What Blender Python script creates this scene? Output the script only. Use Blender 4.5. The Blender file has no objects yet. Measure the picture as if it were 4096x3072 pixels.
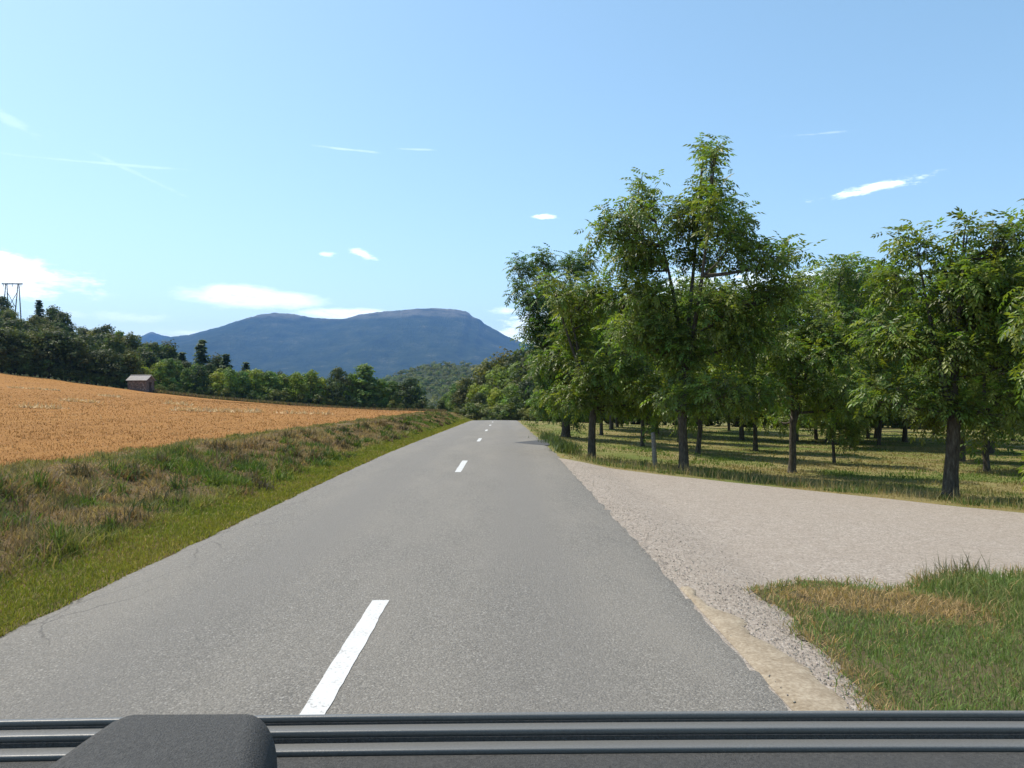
import bpy, math, random
import numpy as np
from mathutils import Vector, Matrix, Euler

random.seed(7)
rng = np.random.default_rng(7)
scene = bpy.context.scene
col = scene.collection
R = math.radians

# ------------------------------------------------------------------ camera
F_PX, VPX, HZY = 769.0, 503.0, 396.3            # focal length in px, road direction, horizon (1024 x 768)
CAM = Vector((0.93, 0.0, 1.6))
cd = bpy.data.cameras.new('camera')
cd.sensor_width = 36.0
cd.lens = 36.0 * F_PX / 1024.0
cd.clip_start, cd.clip_end = 0.05, 30000.0
cam = bpy.data.objects.new('camera', cd)
cam.location = CAM
cam.rotation_euler = (R(90) + math.atan((HZY - 384) / F_PX), 0, -math.atan((512 - VPX) / F_PX))
col.objects.link(cam)
scene.camera = cam
CROT = cam.rotation_euler.to_matrix()

# ------------------------------------------------------------------ sun, sky, exposure
SUN_AZ, SUN_EL = R(-60), R(60)                   # azimuth from +Y towards +X
sunv = Vector((math.sin(SUN_AZ) * math.cos(SUN_EL), math.cos(SUN_AZ) * math.cos(SUN_EL), math.sin(SUN_EL)))
ld = bpy.data.lights.new('sun', 'SUN')
ld.energy, ld.angle, ld.color = 4.1, R(0.53), (1.0, 0.92, 0.79)
sun = bpy.data.objects.new('sun', ld)
sun.rotation_euler = (-sunv).to_track_quat('-Z', 'Y').to_euler()
sun.location = (-40, 20, 80)
col.objects.link(sun)

scene.view_settings.view_transform = 'Standard'
scene.view_settings.look = 'None'
scene.view_settings.gamma = 1.0
scene.view_settings.use_curve_mapping = False
scene.view_settings.exposure = 0.62
scene.cycles.use_denoising = True
scene.cycles.max_bounces = 6
scene.cycles.volume_bounces = 0
scene.cycles.transparent_max_bounces = 8


def px_dir(px, py):
    v = CROT @ Vector(((px - 512) / F_PX, (384 - py) / F_PX, -1.0))
    return v


def px_at(px, py, Y):
    v = px_dir(px, py)
    return CAM + v * (Y / v.y)


class NT:
    """small helper for node trees"""
    def __init__(self, tree):
        self.t = tree
        self.n = tree.nodes
        self.l = tree.links

    def new(self, kind, ins=None, **props):
        nd = self.n.new(kind)
        for k, v in props.items():
            setattr(nd, k, v)
        for k, v in (ins or {}).items():
            self.put(nd.inputs[k], v)
        return nd

    def put(self, sock, v):
        if isinstance(v, bpy.types.NodeSocket):
            self.l.new(v, sock)
        else:
            sock.default_value = v

    def math(self, op, a, b=0.0, c=0.0, clamp=False):
        nd = self.n.new('ShaderNodeMath')
        nd.operation, nd.use_clamp = op, clamp
        for i, v in enumerate((a, b, c)):
            self.put(nd.inputs[i], v)
        return nd.outputs[0]

    def mix(self, f, a, b, blend='MIX'):
        nd = self.n.new('ShaderNodeMix')
        nd.data_type, nd.blend_type = 'RGBA', blend
        self.put(nd.inputs[0], f)
        self.put(nd.inputs[6], a)
        self.put(nd.inputs[7], b)
        return nd.outputs[2]

    def ramp(self, f, stops, interp='LINEAR'):
        nd = self.n.new('ShaderNodeValToRGB')
        nd.color_ramp.interpolation = interp
        el = nd.color_ramp.elements
        while len(el) < len(stops):
            el.new(0.5)
        for e, (p, c) in zip(el, stops):
            e.position = p
            e.color = c if len(c) == 4 else (*c, 1)
        self.put(nd.inputs[0], f)
        return nd.outputs[0]

    def noise(self, vec, scale, detail=4, rough=0.55, dist=0.0):
        nd = self.new('ShaderNodeTexNoise', {'Scale': scale, 'Detail': detail, 'Roughness': rough, 'Distortion': dist})
        if vec is not None:
            self.put(nd.inputs['Vector'], vec)
        return nd.outputs['Fac']

    def mapr(self, v, a, b, c, d, smooth=False):
        nd = self.n.new('ShaderNodeMapRange')
        nd.interpolation_type = 'SMOOTHSTEP' if smooth else 'LINEAR'
        for i, x in enumerate((v, a, b, c, d)):
            self.put(nd.inputs[i], x)
        return nd.outputs[0]


# ---- world: Nishita sky with a few thin fair-weather clouds, laid out by direction
world = bpy.data.worlds.new('World')
scene.world = world
world.use_nodes = True
wt = NT(world.node_tree)
wt.n.clear()
sky = wt.new('ShaderNodeTexSky', sky_type='NISHITA', sun_disc=False)
sky.sun_elevation, sky.sun_rotation = SUN_EL, SUN_AZ
sky.altitude, sky.air_density, sky.dust_density, sky.ozone_density = 300.0, 1.0, 1.1, 1.1
tc = wt.new('ShaderNodeTexCoord')
sep = wt.new('ShaderNodeSeparateXYZ', {0: tc.outputs['Generated']})
az = wt.math('ARCTAN2', sep.outputs[0], sep.outputs[1])
elv = wt.math('ARCSINE', sep.outputs[2])
cvec = wt.new('ShaderNodeCombineXYZ', {0: az, 1: wt.math('MULTIPLY', elv, 3.2), 2: 0.0}).outputs[0]
cn1 = wt.noise(cvec, 22, 6, 0.62)
cn2 = wt.noise(cvec, 75, 5, 0.65)
wob = wt.math('ADD', wt.math('MULTIPLY', wt.math('SUBTRACT', cn1, 0.5), 1.7), wt.math('MULTIPLY', wt.math('SUBTRACT', cn2, 0.5), 1.1))


def az_el(px, py):
    v = px_dir(px, py).normalized()
    return math.atan2(v.x, v.y), math.asin(v.z)


# px, py, half width, half height, tilt (deg, screen), opacity, edge softness, raggedness
CLOUDS = [(2, 268, 72, 15, -9, 1.0, .55, .7), (22, 287, 36, 11, -6, 1.0, .45, .8),
          (252, 298, 72, 12, -1, 1.0, .55, .35), (236, 295, 42, 11, 0, 1.0, .5, .3),
          (346, 314, 50, 7, 0, 1.0, .5, .4), (528, 330, 34, 18, 8, 1.0, .45, .9), (508, 311, 19, 4, 0, .9, .7, .6),
          (548, 345, 26, 10, 0, 1.0, .5, .8), (882, 186, 46, 5, 6, .95, .8, .8), (855, 193, 26, 4, 4, .95, .7, .8),
          (543, 217, 12, 3, 0, .9, .8, .9), (325, 254, 10, 2.5, 0, .7, .9, .9), (363, 254, 13, 4.5, -14, .95, .7, .8),
          (690, 288, 40, 17, 0, 1.0, .5, .8), (750, 290, 40, 15, 0, 1.0, .5, .8), (815, 280, 40, 10, 0, .8, .6, .8),
          (140, 318, 48, 5, 0, .4, 1.0, 1.0), (196, 333, 30, 4, 0, .6, .9, .8), (900, 277, 36, 6, 0, .6, .8, .8),
          (60, 313, 24, 4, 0, .4, 1.0, 1.0),
          (88, 162, 92, 1.3, 2.5, .15, 1.0, 1.0), (146, 178, 52, 2.0, -20, .11, 1.0, 1.0), (343, 149, 32, 1.2, -2, .24, 1.0, 1.0),
          (420, 149.5, 24, 1.0, 0, .2, 1.0, 1.0), (815, 134, 34, 1.3, -2, .18, 1.0, 1.0), (12, 121, 26, 5, -28, .14, 1.0, 1.0)]
cm = 0.0
for (px, py, hw, hh, tilt, op, soft, rag) in CLOUDS:
    a0, e0 = az_el(px, py)
    dx = wt.math('SUBTRACT', az, a0)
    dy = wt.math('SUBTRACT', elv, e0)
    c, s = math.cos(R(tilt)), math.sin(R(tilt))
    u = wt.math('MULTIPLY_ADD', dx, c * F_PX / hw, wt.math('MULTIPLY', dy, s * F_PX / hw))
    v = wt.math('MULTIPLY_ADD', dx, -s * F_PX / hh, wt.math('MULTIPLY', dy, c * F_PX / hh))
    d = wt.math('SQRT', wt.math('ADD', wt.math('MULTIPLY', u, u), wt.math('MULTIPLY', v, v)))
    d = wt.math('MULTIPLY_ADD', wob, rag * 1.7, d)
    m = wt.mapr(d, 0.85 - soft * 0.8, 1.08, op, 0.0, True)
    cm = wt.math('MAXIMUM', cm, m)
skyc = wt.new('ShaderNodeHueSaturation', {'Hue': 0.481, 'Saturation': 1.0, 'Value': 1.0, 'Color': sky.outputs[0]}).outputs[0]
cshade = wt.ramp(cn2, [(0.3, (6.6, 7.6, 8.2)), (0.6, (9.0, 9.8, 9.8))])
wcol = wt.mix(cm, skyc, cshade)
bg = wt.new('ShaderNodeBackground', {'Color': wcol, 'Strength': 0.142})
wo = wt.new('ShaderNodeOutputWorld', {'Surface': bg.outputs[0]})


# ------------------------------------------------------------------ terrain functions
def tps_fit(pts):
    P = np.array(pts, float)
    S = 20.0
    A = P[:, :2] / S
    n = len(A)
    d = np.sqrt(((A[:, None] - A[None]) ** 2).sum(-1)) + 1e-9
    K = d * d * np.log(d) + np.eye(n) * 0.02
    Q = np.hstack([np.ones((n, 1)), A])
    M = np.vstack([np.hstack([K, Q]), np.hstack([Q.T, np.zeros((3, 3))])])
    w = np.linalg.solve(M, np.concatenate([P[:, 2], np.zeros(3)]))

    def f(x, y):
        x, y = np.broadcast_arrays(np.asarray(x, float), np.asarray(y, float))
        sh = x.shape
        X = np.stack([x.ravel(), y.ravel()], 1) / S
        out = np.empty(len(X))
        for i in range(0, len(X), 20000):
            B = X[i:i + 20000]
            dd = np.sqrt(((B[:, None] - A[None]) ** 2).sum(-1)) + 1e-9
            out[i:i + 20000] = (dd * dd * np.log(dd)) @ w[:n] + w[n] + B @ w[n + 1:]
        return out.reshape(sh)
    return f


def pz(px, py, Y):
    p = px_at(px, py, Y)
    return (p.x, p.y, p.z)


def pX(px, Y, z):
    return (px_at(px, 396, Y).x, Y, z)


def road_z(y):
    y = np.asarray(y, float)
    sp = lambda t, k: np.logaddexp(0, t / k) * k
    return -0.0155 * sp(y - 20, 3.0) - 0.05 * sp(y - 86, 3.0) + 0.035 * sp(y - 170, 8)


EDGE = [(0, 373, 115), (55, 379.4, 121), (91, 384.6, 125), (130, 389.7, 128), (167, 394.2, 130), (213, 399.2, 133),
        (254, 402.6, 135), (310, 406.9, 138), (366, 410.4, 141), (437, 412, 142)]
LP = [(-5.8, -25, .56), (-5.8, 4, .52), (-5.8, 10, .49), (-6, 20, .44), (-6, 30, .38), (-6, 45, .28), (-6.3, 62, .15), (-7, 85, -.25),
      (-8, 105, -1.0), (-40, 0, 2.0), (-80, 10, 4.6), (-40, 50, 1.9), (-80, 70, 4.6), (-25, 90, .55)]
LP += [pz(*e) for e in EDGE]
LP += [pX(0, 150, 11), pX(0, 200, 21), pX(0, 260, 28.5), pX(-150, 150, 18), pX(-150, 260, 38), pX(100, 160, 6), pX(100, 200, 11.5),
       pX(100, 260, 14), pX(170, 165, 3), pX(170, 210, 5), pX(235, 165, 1.2), pX(235, 220, .5), pX(330, 180, -2), pX(330, 240, -4),
       pX(430, 180, -4.5), pX(430, 240, -7), (-160, 60, 14), (-160, 0, 12)]
TL = tps_fit(LP)
RP = [(2.6, -25, -.05), (2.6, 5, -.05), (2.6, 20, -.1), (2.8, 40, -.42), (2.8, 60, -.72), (2.8, 84, -1.08), (3, 110, -2.6), (3, 140, -4.0),
      (3.4, 7.3, -.16), (6.5, 8.2, -.32), (3.9, 4.3, -.14), (3.7, 23.9, -.34), (5.9, 21.1, -.45), (9.95, 24, -.78), (10.9, 17.2, -.64),
      (6.7, 17.4, -.42), (10.5, 14.1, -.55), (12, 5, -.5), (12, -25, -.5), (30, -20, -.9), (30, 15, -1.0), (10, 50, -1.15), (30, 50, -1.5), (20, 90, -1.85),
      (60, 60, -2), (60, 20, -1.5), (60, 110, -2.6), (20, 130, -3.4), (60, 150, -3.4), (110, 60, -2.5), (110, 150, -3), (3, 180, -4.8), (60, 200, -4)]
TR = tps_fit(RP)


def sstep(t):
    t = np.clip(t, 0, 1)
    return t * t * (3 - 2 * t)


def vnoise(x, y, scale, seed=0):
    """2-D value noise in 0..1"""
    x = np.asarray(x, float) * scale + seed * 17.31
    y = np.asarray(y, float) * scale - seed * 9.77
    xi, yi = np.floor(x).astype(np.int64), np.floor(y).astype(np.int64)
    fx, fy = sstep(x - xi), sstep(y - yi)

    def h(a, b):
        n = (a * 374761393 + b * 668265263 + seed * 974711) & 0x7fffffff
        n = ((n ^ (n >> 13)) * 1274126177) & 0x7fffffff
        return ((n ^ (n >> 16)) & 0xffff) / 65535.0
    a = h(xi, yi) * (1 - fx) + h(xi + 1, yi) * fx
    b = h(xi, yi + 1) * (1 - fx) + h(xi + 1, yi + 1) * fx
    return a * (1 - fy) + b * fy


def fbm(x, y, scale, seed=0, o=4):
    t, a, s = 0, 1.0, 0
    for i in range(o):
        t = t + a * vnoise(x, y, scale * 2 ** i, seed + i)
        s += a
        a *= 0.5
    return t / s


HALF = 2.45


def ground(x, y):
    """height of the land at x, y"""
    if np.ndim(x) == 0 and np.ndim(y) == 0:
        return float(ground(np.array([x], float), np.array([y], float))[0])
    x, y = np.broadcast_arrays(np.asarray(x, float), np.asarray(y, float))
    rz = road_z(y)
    z = rz.copy()
    L = x < -HALF
    if L.any():
        xl, yl = x[L], y[L]
        w = 0.35 * sstep((-xl - HALF) / 0.9) * 0.35 + 0.88 * sstep((-xl - 2.95) / 2.5)
        w = np.clip(w, 0, 1)
        top = TL(np.minimum(xl, -5.6), yl)
        bump = (fbm(xl, yl, 1.1, 3) - 0.5) * 0.42 * sstep((-xl - 2.9) / 0.8) * (1 - sstep((-xl - 5.6) / 1.5))
        z[L] = rz[L] * (1 - w) + top * w + bump
    Rm = x > HALF
    if Rm.any():
        xr, yr = x[Rm], y[Rm]
        w = sstep((xr - HALF) / 1.2)
        z[Rm] = rz[Rm] * (1 - w) + TR(np.maximum(xr, 2.6), yr) * w
    return z


def hit(px, py, lo=3.0, hi=300.0):
    """where the line of sight of a picture point meets the land"""
    v = px_dir(px, py)
    ys = np.linspace(lo, hi, 4000)
    p = [CAM.x + v.x / v.y * ys, ys, CAM.z + v.z / v.y * ys]
    g = ground(p[0], p[1])
    k = np.nonzero(p[2] < g)[0]
    k = k[0] if len(k) else len(ys) - 1
    return float(p[0][k]), float(ys[k]), float(g[k])


# ------------------------------------------------------------------ mesh helpers
def mesh_np(name, V, F, C=None, mats=(), smooth=False):
    me = bpy.data.meshes.new(name)
    V = np.asarray(V, np.float32)
    F = np.asarray(F, np.int32)
    k = F.shape[1]
    me.vertices.add(len(V))
    me.vertices.foreach_set('co', V.ravel())
    me.loops.add(F.size)
    me.loops.foreach_set('vertex_index', F.ravel())
    me.polygons.add(len(F))
    me.polygons.foreach_set('loop_start', np.arange(0, F.size, k, dtype=np.int32))
    me.polygons.foreach_set('loop_total', np.full(len(F), k, np.int32))
    if smooth:
        me.polygons.foreach_set('use_smooth', np.ones(len(F), bool))
    me.update(calc_edges=True)
    if C is not None:
        at = me.color_attributes.new('col', 'FLOAT_COLOR', 'POINT')
        C = np.asarray(C, np.float32)
        if C.shape[1] == 3:
            C = np.hstack([C, np.ones((len(C), 1), np.float32)])
        at.data.foreach_set('color', C.ravel())
    for m in mats:
        me.materials.append(m)
    return me


def ob(name, me, parent=None, kind=None, label=None, cat=None, group=None, loc=None):
    o = bpy.data.objects.new(name, me)
    col.objects.link(o)
    if parent:
        o.parent = parent
    if loc is not None:
        o.location = loc
    if kind:
        o['kind'] = kind
    if label:
        o['label'] = label
    if cat:
        o['category'] = cat
    if group:
        o['group'] = group
    return o


def sheet(name, xs, ys, zf, mats, smooth=True, warp=None):
    X, Y = np.meshgrid(xs, ys)
    if warp:
        X, Y = warp(X, Y)
    Z = zf(X, Y)
    nx, ny = X.shape[1], X.shape[0]
    idx = np.arange(nx * ny).reshape(ny, nx)
    F = np.stack([idx[:-1, :-1], idx[:-1, 1:], idx[1:, 1:], idx[1:, :-1]], -1).reshape(-1, 4)
    return mesh_np(name, np.stack([X, Y, Z], -1).reshape(-1, 3), F, None, mats, smooth)


class Acc:
    """collects tubes and boxes for one mesh"""
    def __init__(self):
        self.V, self.F, self.n = [], [], 0

    def add(self, V, F):
        self.V.append(np.asarray(V, float))
        self.F.append(np.asarray(F, int) + self.n)
        self.n += len(V)

    def tube(self, pts, rad, k=6, ex=(1, 1)):
        pts = np.asarray(pts, float)
        n = len(pts)
        rad = np.broadcast_to(np.asarray(rad, float), (n,))
        T = np.gradient(pts, axis=0)
        T /= np.linalg.norm(T, axis=1)[:, None] + 1e-9
        ref = np.array([1.0, 0, 0]) if abs(T[0][0]) < 0.8 else np.array([0, 1.0, 0])
        U = np.cross(T, ref)
        U /= np.linalg.norm(U, axis=1)[:, None] + 1e-9
        W = np.cross(T, U)
        a = np.linspace(0, 2 * math.pi, k, endpoint=False)
        V = pts[:, None] + rad[:, None, None] * (np.cos(a)[None, :, None] * U[:, None] * ex[0] + np.sin(a)[None, :, None] * W[:, None] * ex[1])
        V = V.reshape(-1, 3)
        F = []
        for i in range(n - 1):
            for j in range(k):
                j2 = (j + 1) % k
                F.append((i * k + j, i * k + j2, (i + 1) * k + j2, (i + 1) * k + j))
        base = len(V)
        V = np.vstack([V, pts[:1], pts[-1:]])
        for j in range(k):
            j2 = (j + 1) % k
            F.append((base, j2, j, j))
            F.append((base + 1, (n - 1) * k + j, (n - 1) * k + j2, (n - 1) * k + j2))
        F = [f for f in F]
        self.add(V, F)

    def box(self, lo, hi):
        (a, b, c), (d, e, f) = lo, hi
        V = [(a, b, c), (d, b, c), (d, e, c), (a, e, c), (a, b, f), (d, b, f), (d, e, f), (a, e, f)]
        self.add(V, [(0, 3, 2, 1), (4, 5, 6, 7), (0, 1, 5, 4), (1, 2, 6, 5), (2, 3, 7, 6), (3, 0, 4, 7)])

    def mesh(self, name, mats, smooth=True):
        V, F = np.vstack(self.V), np.vstack(self.F)
        me = bpy.data.meshes.new(name)
        me.from_pydata(V.tolist(), [], [tuple(dict.fromkeys(f)) for f in F.tolist()])
        for p in me.polygons:
            p.use_smooth = smooth
        for m in mats:
            me.materials.append(m)
        return me


# ------------------------------------------------------------------ materials
def new_mat(name):
    m = bpy.data.materials.new(name)
    m.use_nodes = True
    t = NT(m.node_tree)
    t.n.clear()
    t.out = t.new('ShaderNodeOutputMaterial')
    return m, t


def pos(t):
    return t.new('ShaderNodeNewGeometry').outputs['Position']


def finish(t, color, rough=0.9, spec=0.3, bump=None, bstr=0.3, bdist=0.02):
    p = t.new('ShaderNodeBsdfPrincipled', {'Base Color': color, 'Roughness': rough, 'Specular IOR Level': spec})
    if bump is not None:
        b = t.new('ShaderNodeBump', {'Strength': bstr, 'Distance': bdist, 'Height': bump})
        t.l.new(b.outputs[0], p.inputs['Normal'])
    t.l.new(p.outputs[0], t.out.inputs[0])
    return p


def leaf_mat(name, trans=0.38, rough=0.5, spec=0.35, tint=(1.25, 1.35, 0.55), vary=0.0):
    m, t = new_mat(name)
    c = t.new('ShaderNodeAttribute', attribute_name='col').outputs['Color']
    if vary:
        oi = t.new('ShaderNodeObjectInfo').outputs['Random']
        c = t.new('ShaderNodeHueSaturation', {'Hue': t.mapr(oi, 0, 1, 0.5 - 0.03 * vary, 0.5 + 0.02 * vary), 'Value': t.mapr(oi, 0, 1, 1.2, 0.85), 'Color': c}).outputs[0]
    p = t.new('ShaderNodeBsdfPrincipled', {'Base Color': c, 'Roughness': rough, 'Specular IOR Level': spec})
    tr = t.new('ShaderNodeBsdfTranslucent', {'Color': t.mix(1.0, c, (*tint, 1), 'MULTIPLY')})
    mx = t.new('ShaderNodeMixShader', {0: trans, 1: p.outputs[0], 2: tr.outputs[0]})
    t.l.new(mx.outputs[0], t.out.inputs[0])
    return m


M_LEAF = leaf_mat('walnut_leaf', 0.43, 0.45, 0.4, (1.35, 1.45, 0.5))
M_FAR = leaf_mat('distant_leaf', 0.38, 0.6, 0.25, (1.3, 1.35, 0.55), 1.0)
M_GRASS = leaf_mat('grass_blade', 0.35, 0.7, 0.2, (1.2, 1.2, 0.6))
M_STRAW = leaf_mat('straw', 0.15, 0.7, 0.2, (1.1, 1.0, 0.8))

M_BARK, t = new_mat('bark')
g = pos(t)
mp = t.new('ShaderNodeMapping', {'Vector': g, 'Scale': (1, 1, 0.22)})
n1 = t.noise(mp.outputs[0], 26, 5, 0.65)
finish(t, t.ramp(n1, [(0.3, (0.035, 0.03, 0.024)), (0.55, (0.09, 0.078, 0.062)), (0.75, (0.17, 0.155, 0.13))]), 0.95, 0.1, n1, 0.9, 0.03)

M_ROAD, t = new_mat('asphalt')
g = pos(t)
sp = t.new('ShaderNodeTexVoronoi', {'Vector': g, 'Scale': 78.0}, feature='F1')
spv = t.new('ShaderNodeSeparateColor', {0: sp.outputs['Color']}).outputs[0]
fine = t.noise(g, 120, 3, 0.7)
big = t.noise(t.new('ShaderNodeMapping', {'Vector': g, 'Scale': (1.4, .35, 1)}).outputs[0], 0.8, 6, 0.62)
sx = t.new('ShaderNodeSeparateXYZ', {0: g})
ax = t.math('ABSOLUTE', t.math('SUBTRACT', t.math('ABSOLUTE', sx.outputs[0]), 1.2))
track = t.mapr(ax, 0.15, 0.6, 1.0, 0.0, True)
stone = t.ramp(spv, [(0.0, (0.06, 0.057, 0.052)), (0.35, (0.155, 0.145, 0.126)), (0.75, (0.24, 0.225, 0.198)), (0.92, (0.3, 0.285, 0.255)), (1.0, (0.46, 0.44, 0.4))])
binder = t.mapr(sp.outputs['Distance'], 0.35, 0.75, 0.0, 0.75)
c = t.mix(binder, stone, (0.08, 0.076, 0.068, 1))
c = t.mix(0.38, c, t.ramp(fine, [(0.3, (0.12, 0.112, 0.098)), (0.7, (0.245, 0.23, 0.203))]))
c = t.mix(t.mapr(big, 0.35, 0.65, 0.0, 0.6), c, (0.215, 0.199, 0.172, 1))
c = t.mix(t.math('MULTIPLY', track, t.mapr(big, .3, .7, .15, .7)), c, (0.155, 0.147, 0.134, 1))
# cracks near the left edge
gd = t.mix(0.12, g, t.new('ShaderNodeTexNoise', {'Vector': g, 'Scale': 2.5, 'Detail': 5.0}).outputs['Color'], 'LINEAR_LIGHT')
cv = t.new('ShaderNodeTexVoronoi', {'Vector': t.new('ShaderNodeMapping', {'Vector': gd, 'Scale': (2.2, 0.6, 1)}).outputs[0], 'Scale': 1.0}, feature='DISTANCE_TO_EDGE')
ck = t.math('MULTIPLY', t.mapr(t.math('ADD', cv.outputs[0], t.math('MULTIPLY', fine, 0.012)), 0.008, 0.018, 1.0, 0.0), t.mapr(sx.outputs[0], -1.8, -2.1, 0.0, 0.5))
c = t.mix(ck, c, (0.05, 0.047, 0.043, 1))
hgt = t.math('ADD', t.math('MULTIPLY', sp.outputs['Distance'], -0.6), fine)
finish(t, c, 0.8, 0.3, hgt, 0.8, 0.012)

M_PAINT, t = new_mat('road_paint')
g = pos(t)
w = t.noise(g, 45, 4, 0.7)
w2 = t.noise(g, 5, 3, 0.6)
finish(t, t.ramp(t.math('ADD', t.math('MULTIPLY', w, 0.7), t.math('MULTIPLY', w2, 0.3)), [(0.36, (0.24, 0.23, 0.215)), (0.43, (0.46, 0.46, 0.445)), (0.65, (0.55, 0.55, 0.535))]), 0.6, 0.4, w, 0.4, 0.004)

M_GRAVEL, t = new_mat('gravel')
g = pos(t)
v1 = t.new('ShaderNodeTexVoronoi', {'Vector': g, 'Scale': 52.0}, feature='F1')
v1c = t.new('ShaderNodeSeparateColor', {0: v1.outputs['Color']}).outputs[0]
f1 = t.noise(g, 90, 3, 0.7)
b1 = t.noise(g, 0.5, 5, 0.6)
c = t.ramp(v1c, [(0.0, (0.09, 0.072, 0.058)), (0.25, (0.26, 0.22, 0.182)), (0.75, (0.35, 0.305, 0.258)), (1.0, (0.54, 0.49, 0.435))])
c = t.mix(0.5, c, t.ramp(f1, [(0.3, (0.21, 0.178, 0.146)), (0.7, (0.37, 0.325, 0.275))]))
b3 = t.noise(g, 7, 5, 0.7)
c = t.mix(t.mapr(b1, 0.4, 0.7, 0, 0.35), c, (0.28, 0.235, 0.19, 1))
c = t.mix(t.mapr(b3, 0.5, 0.75, 0, 0.5), c, (0.2, 0.168, 0.137, 1))
c = t.mix(t.mapr(b3, 0.45, 0.25, 0, 0.5), c, (0.38, 0.345, 0.3, 1))
finish(t, c, 0.95, 0.2, t.math('ADD', t.math('MULTIPLY', v1.outputs['Distance'], -0.7), f1), 0.8, 0.012)

M_SAND, t = new_mat('sand')
g = pos(t)
f1 = t.noise(g, 40, 5, 0.65)
b3 = t.noise(g, 6, 5, 0.7)
f1 = t.math('ADD', t.math('MULTIPLY', f1, .55), t.math('MULTIPLY', b3, .45))
finish(t, t.ramp(f1, [(0.3, (0.15, 0.115, 0.075)), (0.48, (0.25, 0.205, 0.148)), (0.65, (0.36, 0.31, 0.235))]), 0.95, 0.15, f1, 0.5, 0.012)

M_STONE, t = new_mat('loose_stone')
oi = t.new('ShaderNodeAttribute', attribute_name='col').outputs['Color']
finish(t, oi, 0.9, 0.25)


def soil_mat(name, stops, scale, bstr=0.6, fine_scale=30):
    m, t = new_mat(name)
    g = pos(t)
    a = t.noise(g, scale, 6, 0.6)
    b = t.noise(g, fine_scale, 4, 0.7)
    f = t.math('ADD', t.math('MULTIPLY', a, 0.65), t.math('MULTIPLY', b, 0.35))
    finish(t, t.ramp(f, stops), 0.95, 0.1, b, bstr, 0.05)
    return m


M_VERGE = soil_mat('verge_soil', [(0.3, (0.07, 0.085, 0.022)), (0.45, (0.12, 0.09, 0.045)), (0.55, (0.17, 0.115, 0.065)), (0.7, (0.11, 0.12, 0.035))], 0.9)
M_MEADOW = soil_mat('orchard_turf', [(0.3, (0.07, 0.115, 0.025)), (0.44, (0.13, 0.15, 0.04)), (0.53, (0.22, 0.175, 0.08)), (0.7, (0.11, 0.16, 0.035))], 0.28)
M_LAND = soil_mat('woodland_floor', [(0.3, (0.02, 0.03, 0.012)), (0.6, (0.045, 0.055, 0.022)), (0.75, (0.07, 0.065, 0.03))], 0.1)
M_PATCH = soil_mat('corner_turf', [(0.3, (0.04, 0.06, 0.018)), (0.5, (0.1, 0.085, 0.045)), (0.7, (0.13, 0.1, 0.06))], 1.2)

M_FIELD, t = new_mat('stubble_soil')
g = pos(t)
rot = t.new('ShaderNodeMapping', {'Vector': g, 'Rotation': (0, 0, R(30)), 'Scale': (1.0, 0.06, 1.0)}).outputs[0]
a = t.noise(rot, 1.6, 5, 0.6)
b = t.noise(g, 14, 5, 0.7)
d = t.noise(g, 0.07, 4, 0.55)
f = t.math('ADD', t.math('MULTIPLY', a, 0.5), t.math('MULTIPLY', b, 0.5))
c = t.ramp(f, [(0.3, (0.18, 0.085, 0.026)), (0.46, (0.275, 0.137, 0.043)), (0.58, (0.33, 0.168, 0.053)), (0.75, (0.52, 0.32, 0.13))])
c = t.mix(t.mapr(d, 0.4, 0.65, 0, 0.35), c, (0.33, 0.158, 0.047, 1))
finish(t, c, 0.95, 0.1, b, 0.8, 0.08)


def plain(name, color, rough=0.8, spec=0.3, scale=8.0, var=0.35, bstr=0.3):
    m, t = new_mat(name)
    g = t.new('ShaderNodeTexCoord').outputs['Object']
    n = t.noise(g, scale, 5, 0.65)
    lo = tuple(x * (1 - var) for x in color)
    hi = tuple(min(1, x * (1 + var)) for x in color)
    finish(t, t.ramp(n, [(0.3, lo), (0.7, hi)]), rough, spec, n, bstr, 0.01)
    return m


# ------------------------------------------------------------------ the land, large to small
def yfar(x):
    """far edge of the gravel track"""
    x = np.asarray(x, float)
    return np.interp(x, [2.3, 2.75, 4.4, 6.7, 8.6, 10.5, 20, 40], [20.6, 19.6, 18.6, 17.3, 15.9, 14.2, 5.0, -14.0])


ax_ = np.concatenate([-np.geomspace(8000, 60, 26), np.linspace(-56, -8, 14), np.array([-6, -4, -2.4, 0, 2.4, 4, 6]), np.linspace(8, 56, 14), np.geomspace(60, 8000, 26)])
ay_ = np.concatenate([-np.geomspace(600, 30, 6), np.linspace(-20, 280, 76), np.geomspace(300, 8600, 24)])


def land_z(x, y):
    xc, yc = np.clip(x, -230, 120), np.clip(y, -30, 280)
    z = ground(xc, yc)
    d = np.sqrt((x - xc) ** 2 + (y - yc) ** 2)
    w = sstep(d / 250)
    return (z - 0.45) * (1 - w) + w * (-16 + 6 * (fbm(x, y, 0.002, 5) - .5))


ob('ground', sheet('ground', ax_, ay_, land_z, [M_LAND]), kind='structure')

fx = -np.concatenate([np.linspace(5.95, 12, 30), np.geomspace(12.3, 150, 70)])[::-1]


def field_far(x):
    P = [px_at(e[0], e[1], e[2]) for e in EDGE]
    xs_, ys_ = [p.x for p in P], [p.y for p in P]
    return np.interp(x, xs_, ys_)


def field_warp(X, Y):
    s = Y
    y0 = 1.0
    far = field_far(X) + (vnoise(X, X * 0, 0.4, 2) - .5) * 1.2
    return X + np.where(X > -6.0, (vnoise(X * 0, s * 120, 0.8, 8) - .5) * 0.5, 0), y0 + (far - y0) * s


ob('stubble_field', sheet('stubble_field', fx, np.linspace(0, 1, 140) ** 1.5, lambda x, y: ground(x, y) + 0.02 - np.where(x > -6.6, 0.05, 0), [M_FIELD], warp=field_warp), kind='structure')

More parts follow.
